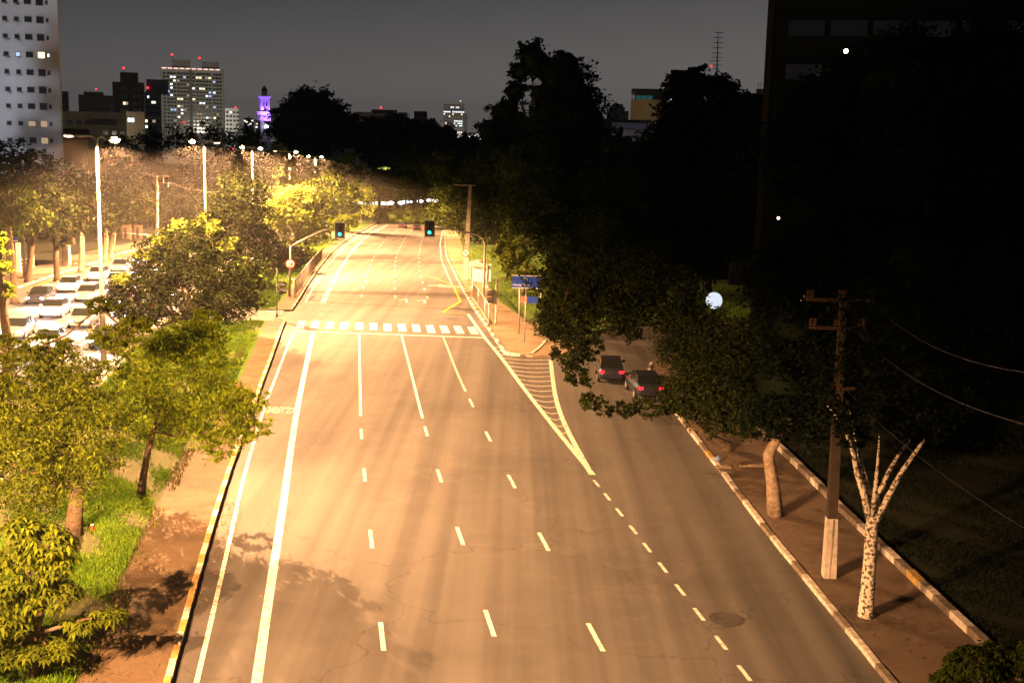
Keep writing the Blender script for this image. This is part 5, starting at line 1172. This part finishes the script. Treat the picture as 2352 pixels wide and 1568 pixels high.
# signals of the left carriageway seen from behind
Yb = 150; t = thing('signal_gantry', Vector((P(362, 600, Yb).x, Yb, zg(Yb))), 'curved arm over the left road carrying two signal boards seen from behind', 'traffic light')
mb = MB(); mb.tube([P(362, 612, Yb), P(358, 565, Yb), P(350, 546, Yb), P(335, 539, Yb), P(283, 535, Yb)], [.13, .11, .10, .08, .06], 8); mb.build('curved_pole', M['signal_pole'], t, smooth=True)
for x in (289, 317):
    mb = MB(); mb.box(P(x, 533, Yb) + Vector((0, .1, 0)), (1.0, .05, 1.7)); bp_ = mb.build('backplate', mat('backplate_brown', (.10, .07, .05), .7), t)
    mb = MB(); mb.box(P(x, 534, Yb) + Vector((0, -.08, 0)), (.28, .25, 1.3)); mb.build('signal_box', M['black'], bp_, loc=t.location)
g = G(361, 612); Y = 165; t = thing('utility_pole', Vector((P(361, 560, Y).x, Y, zg(Y))), 'utility pole with a square frame on top, left of the second street lamp', 'utility pole', 'concrete utility poles')
mb = MB(); mb.tube([P(361, 560, Y), P(361, 405, Y)], [.26, .16], 8); mb.build('shaft', M['concrete'], t)
mb = MB(); mb.tube([P(348, 405, Y), P(387, 405, Y)], .08, 5); mb.tube([P(375, 405, Y), P(375, 420, Y)], .06, 5); mb.tube([P(361, 420, Y), P(386, 420, Y)], .06, 5); mb.tube([P(386, 418, Y), P(386, 430, Y)], .06, 5); mb.build('crossarm', M['concrete'], t)
wire(P(386, 418, Y), P(575, 430, 170), 1.0, 'thin cable sagging from the framed pole towards the third lamp')
# rubbish bags and small things
def bag(c, s_, label, mt):
    mb = MB(); rg = random.Random(int(c[0] * 10)); mb.ball(c + Vector((0, 0, s_ * .75)), s_, seg=14, rings=9, sc3=(1.1, .9, .85)); mb.v = [(x + rg.uniform(-.06, .06) * s_ * 2, y + rg.uniform(-.06, .06) * s_ * 2, z + rg.uniform(-.05, .05) * s_ * 2) for x, y, z in mb.v]
    t = thing('rubbish_bag', c, label, 'rubbish bag'); mb.build('bag', mt, t, smooth=True); mb = MB(); mb.tube([c + Vector((0, 0, s_ * 1.45)), c + Vector((.03, 0, s_ * 1.75))], [s_ * .12, s_ * .3], 7); mb.build('knot', mt, t)
bag(G(254, 586) + Vector((0, 0, SW)), .5, 'dark rubbish bag at the foot of the V-shaped tree', mat('dark_bag', (.04, .045, .06), .3, var=.4, scale=3))
bag(G(1648, 1066) + Vector((0, 0, SW)), .17, 'small bluish plastic bag on the right pavement by the kerb', mat('blue_bag', (.15, .22, .4), .3, var=.4, scale=3))
g = G(126, 1262); c = P(126, 1255, 42) ; t = thing('round_sign', Vector((c.x, 42, SW)), 'small round white and red sign low beside the leaning feathery tree', 'sign'); round_sign(c, .16, t); post(t, Vector((c.x, 42.05, SW)), c + Vector((0, .04, 0)), .02)
mb = MB(); c = G(212, 1226) + Vector((0, 0, SW + .08)); mb.ball(c, .09, sc3=(1, .8, 1.2)); mb.tube([c + Vector((0, 0, .08)), c + Vector((0, 0, .16))], [.03, .05], 6); tag(mb.build('red_rag', M['red'], loc=c), 'small red scrap lying in the grass by the leaning tree', 'litter')
for i, (x, y, s_) in enumerate(((1660, 1080, .35), (1730, 1077, .6), (1790, 1216, .18), (1880, 1000, .2))):
    if i > 1: continue
    mb = MB(); g = G(x, y) + Vector((0, 0, SW + .03)); mb.box(g, (s_ * 2.2, .25, .06), rz=.1 * i); mb.box(g + Vector((.1, .05, .05)), (s_ * 1.4, .12, .04), rz=.3); tag(mb.build('plank', M['barklight'], loc=g), ['short pale plank lying on the right pavement near the blue bag', 'longer pale plank across the right pavement'][i], 'plank')

# ------------------------------------------------------------------ cars
HEADL = emis('headlight_lamp', (.92, .95, 1), 120); TAILL = emis('tail_lamp', (1, .012, .02), 5)
def make_car(name, paint, label, cat='car', group='cars with headlights on in the left carriageway', hl=True, taxi=False):
    t = thing(name, (0, 0, 0), label, cat, group)
    st = [(-2.1, .62, .42, .62), (-2.05, .74, .32, .86), (-1.75, .82, .24, .96), (-.9, .86, .20, .98), (.6, .86, .20, .96), (1.3, .84, .22, .88), (1.85, .78, .26, .76), (2.08, .66, .34, .62)]
    mb = MB(); ring = lambda x, w, z0, z1: [(-w * .9, x, z0), (-w, x, z0 + (z1 - z0) * .3), (-w * .99, x, z0 + (z1 - z0) * .7), (-w * .86, x, z1), (0, x, z1 + .03), (w * .86, x, z1), (w * .99, x, z0 + (z1 - z0) * .7), (w, x, z0 + (z1 - z0) * .3), (w * .9, x, z0)]
    for s_ in st: mb.v += ring(*s_)
    n = 9
    for i in range(len(st) - 1):
        for k in range(n): k2 = (k + 1) % n; mb.f.append((i * n + k, i * n + k2, (i + 1) * n + k2, (i + 1) * n + k)); mb.m.append(0)
    mb.f.append(tuple(reversed(range(n)))); mb.f.append(tuple((len(st) - 1) * n + k for k in range(n))); mb.m += [0, 0]; local(mb, 'body', paint, t)
    cab = [(-1.75, .72, .95), (-1.2, .64, 1.38), (-.2, .63, 1.46), (.35, .64, 1.42), (1.1, .74, .93)]
    mb = MB()
    for x, w, z in cab: mb.v += [(-w if z < 1 else -w, x, z), (w, x, z)]
    mb2 = MB(); lowl = [(-1.75, .78, .94), (1.1, .78, .90)]
    mb.v += [(-.79, -1.2, .95), (.79, -1.2, .95), (-.79, .35, .93), (.79, .35, .93)]
    mb.f = [(0, 1, 3, 2), (2, 3, 5, 4), (4, 5, 7, 6), (6, 7, 9, 8), (0, 2, 10), (1, 11, 3), (2, 4, 6, 12, 10), (3, 11, 13, 7, 5), (6, 8, 12), (7, 13, 9)]; mb.m = [0, 1, 1, 0] + [0] * 6
    cb = local(mb, 'cabin', [M['glass_dark'], paint], t)
    for sx_ in (-1, 1):
        for y_ in (-1.3, 1.28):
            mb = MB(); mb.tube([(sx_ * .68, y_, .31), (sx_ * .88, y_, .31)], .31, 16); wh = local(mb, 'wheel', M['black'], t); mb = MB(); mb.tube([(sx_ * .86, y_, .31), (sx_ * .89, y_, .31)], .19, 12); local(mb, 'rim', M['galv'], wh)
        mb = MB(); mb.ball((sx_ * .58, 1.98, .62), .14, sc3=(1.3, .6, .7)); local(mb, 'headlight', HEADL if hl else M['glass_dark'], t)
        mb = MB(); mb.box((sx_ * .62, -2.07, .78), (.30, .10, .16)); local(mb, 'tail_light', TAILL, t)
        mb = MB(); mb.box((sx_ * .92, .85, .98), (.2, .1, .13)); local(mb, 'mirror', paint, t)
    if hl:
        l = bpy.data.lights.new('headlight_beam', 'SPOT'); l.energy = 2500; l.color = (.86, .9, 1); l.spot_size = R(80); l.spot_blend = .8; l.shadow_soft_size = .25
        o = bpy.data.objects.new('headlight_beam', l); o.location = (0, 2.2, .7); o.rotation_euler = Vector((0, 1, -.13)).to_track_quat('-Z', 'Y').to_euler(); link(o, t)
    return t
def copy_tree(o, parent=None):
    c = o.copy(); COL.objects.link(c)
    if parent is not None: c.parent = parent
    for ch in o.children: copy_tree(ch, c)
    return c
cp_ = [mat('silver_car_paint', (.45, .46, .48), .3, .6), mat('dark_car_paint', (.03, .035, .05), .25, .3), mat('white_car_paint', (.7, .7, .68), .3)]
protos = [make_car('car', p, 'x') for p in cp_]; used = [0, 0, 0]
LN = [nearK.off(-.6 - 3.5 * (k + .5)) for k in range(4)]
cars = [(3, 139, 0), (3, 128, 2), (2, 133, 1), (2, 121, 0), (3, 116, 2), (2, 109, 0), (1, 117, 2), (1, 105, 1), (2, 98, 2), (0, 111, 0), (0, 97, 0), (1, 93, 0), (2, 87, 0), (1, 82, 2), (0, 84, 1), (3, 151, 1), (2, 146, 2), (3, 106, 1)]
ordn = ['first', 'second', 'third', 'fourth', 'fifth', 'sixth']; lane = ['nearest the median', 'second from the median', 'third from the median', 'nearest the far kerb']; colr = ['silver', 'dark', 'white']; cnt = {}
for l_, y, c in sorted(cars, key=lambda q: q[1]):
    k = cnt.get(l_, 0); cnt[l_] = k + 1
    o = protos[c] if not used[c] else copy_tree(protos[c]); used[c] = 1
    o['label'] = '%s car with headlights on, %s from the viewer in the lane %s' % (colr[c], ordn[k], lane[l_])
    cur = LN[l_]; o.location = (cur(y), y, zg(y) + .02); o.rotation_euler = (0, 0, math.pi - cur.head(y))
# cars on the slip road and far ahead, seen from behind with their tail lamps lit
rp = make_car('car', cp_[1], 'dark car with red tail lamps on the slip road under the dark tree', hl=False, group='cars driving away with tail lamps on')
g = G(1400, 868); rp.location = g + Vector((0, 0, .02)); rp.rotation_euler = (0, 0, -.02)
o = copy_tree(rp); g = G(1478, 905); o.location = g + Vector((0, 0, .02)); o.rotation_euler = (0, 0, .10); o['label'] = 'nearer dark car with red tail lamps, right half of the slip road'
for x, y, lb in ((985, 541, 'far dark car with red tail lamps in the right lane below the right signal'), (925, 524, 'farthest dark car with red tail lamps just before the bend'), (958, 529, 'far dark car with red tail lamps in the middle lane before the bend')):
    o = copy_tree(rp); g = G(x, y); o.location = g + Vector((0, 0, .02)); o.rotation_euler = (0, 0, -sep2.head(g.y)); o['label'] = lb
# bus stopped far behind the bend
Y = 340; c = P(862, 470, Y); t = thing('bus', Vector((c.x, Y, c.z - 1.6)), 'yellow and white bus with lit windows glimpsed behind the bend', 'bus')
mb = MB(); mb.box(c, (10, 2.5, 2.6)); mb.build('body', mat('bus_paint', (.6, .4, .1), .4), t); mb = MB()
for k in range(6): mb = MB(); mb.box(c + Vector((-4 + 1.6 * k, -1.27, .45)), (1.3, .05, .9)); mb.build('window', WL['white'], t)
for k in (-3.2, 3.2): mb = MB(); mb.tube([c + Vector((k, -1.3, -1.25)), c + Vector((k, -1.0, -1.25))], .45, 12); mb.build('wheel', M['black'], t)
for i, (x, y) in enumerate(((898, 466), (921, 466), (930, 464), (940, 463), (965, 462), (987, 460), (1000, 461))):
    c = P(x, y, 330); mb = MB(); mb.ball(c, .55, sc3=(1.6, .5, .8)); mb.tube([c, Vector((c.x, c.y, zg(330)))], .06, 5, mi=1); tag(mb.build('floodlight', [emis('far_floodlight', (.9, .95, 1), 5), M['galv']], loc=c), '%s of the small white lights shining through the tree over the far road' % ['first from left', 'second from left', 'third from left', 'fourth from left', 'fifth from left', 'sixth from left', 'rightmost'][i], 'lamp', 'white lights behind the bend')

# ------------------------------------------------------------------ haze
HZ = .00016
mb = MB(); mb.box((0, 1750, 50.25), (3400, 4300, 123.5)); hz = mb.build('haze', bpy.data.materials.new('haze')); hz['kind'] = 'stuff'
hm = hz.data.materials[0]; hm.use_nodes = True; n = hm.node_tree.nodes; n.clear(); o = n.new('ShaderNodeOutputMaterial'); v = n.new('ShaderNodeVolumePrincipled')
v.inputs['Color'].default_value = (.85, .85, .87, 1); v.inputs['Density'].default_value = HZ; v.inputs['Anisotropy'].default_value = .3
hm.node_tree.links.new(v.outputs[0], o.inputs['Volume'])
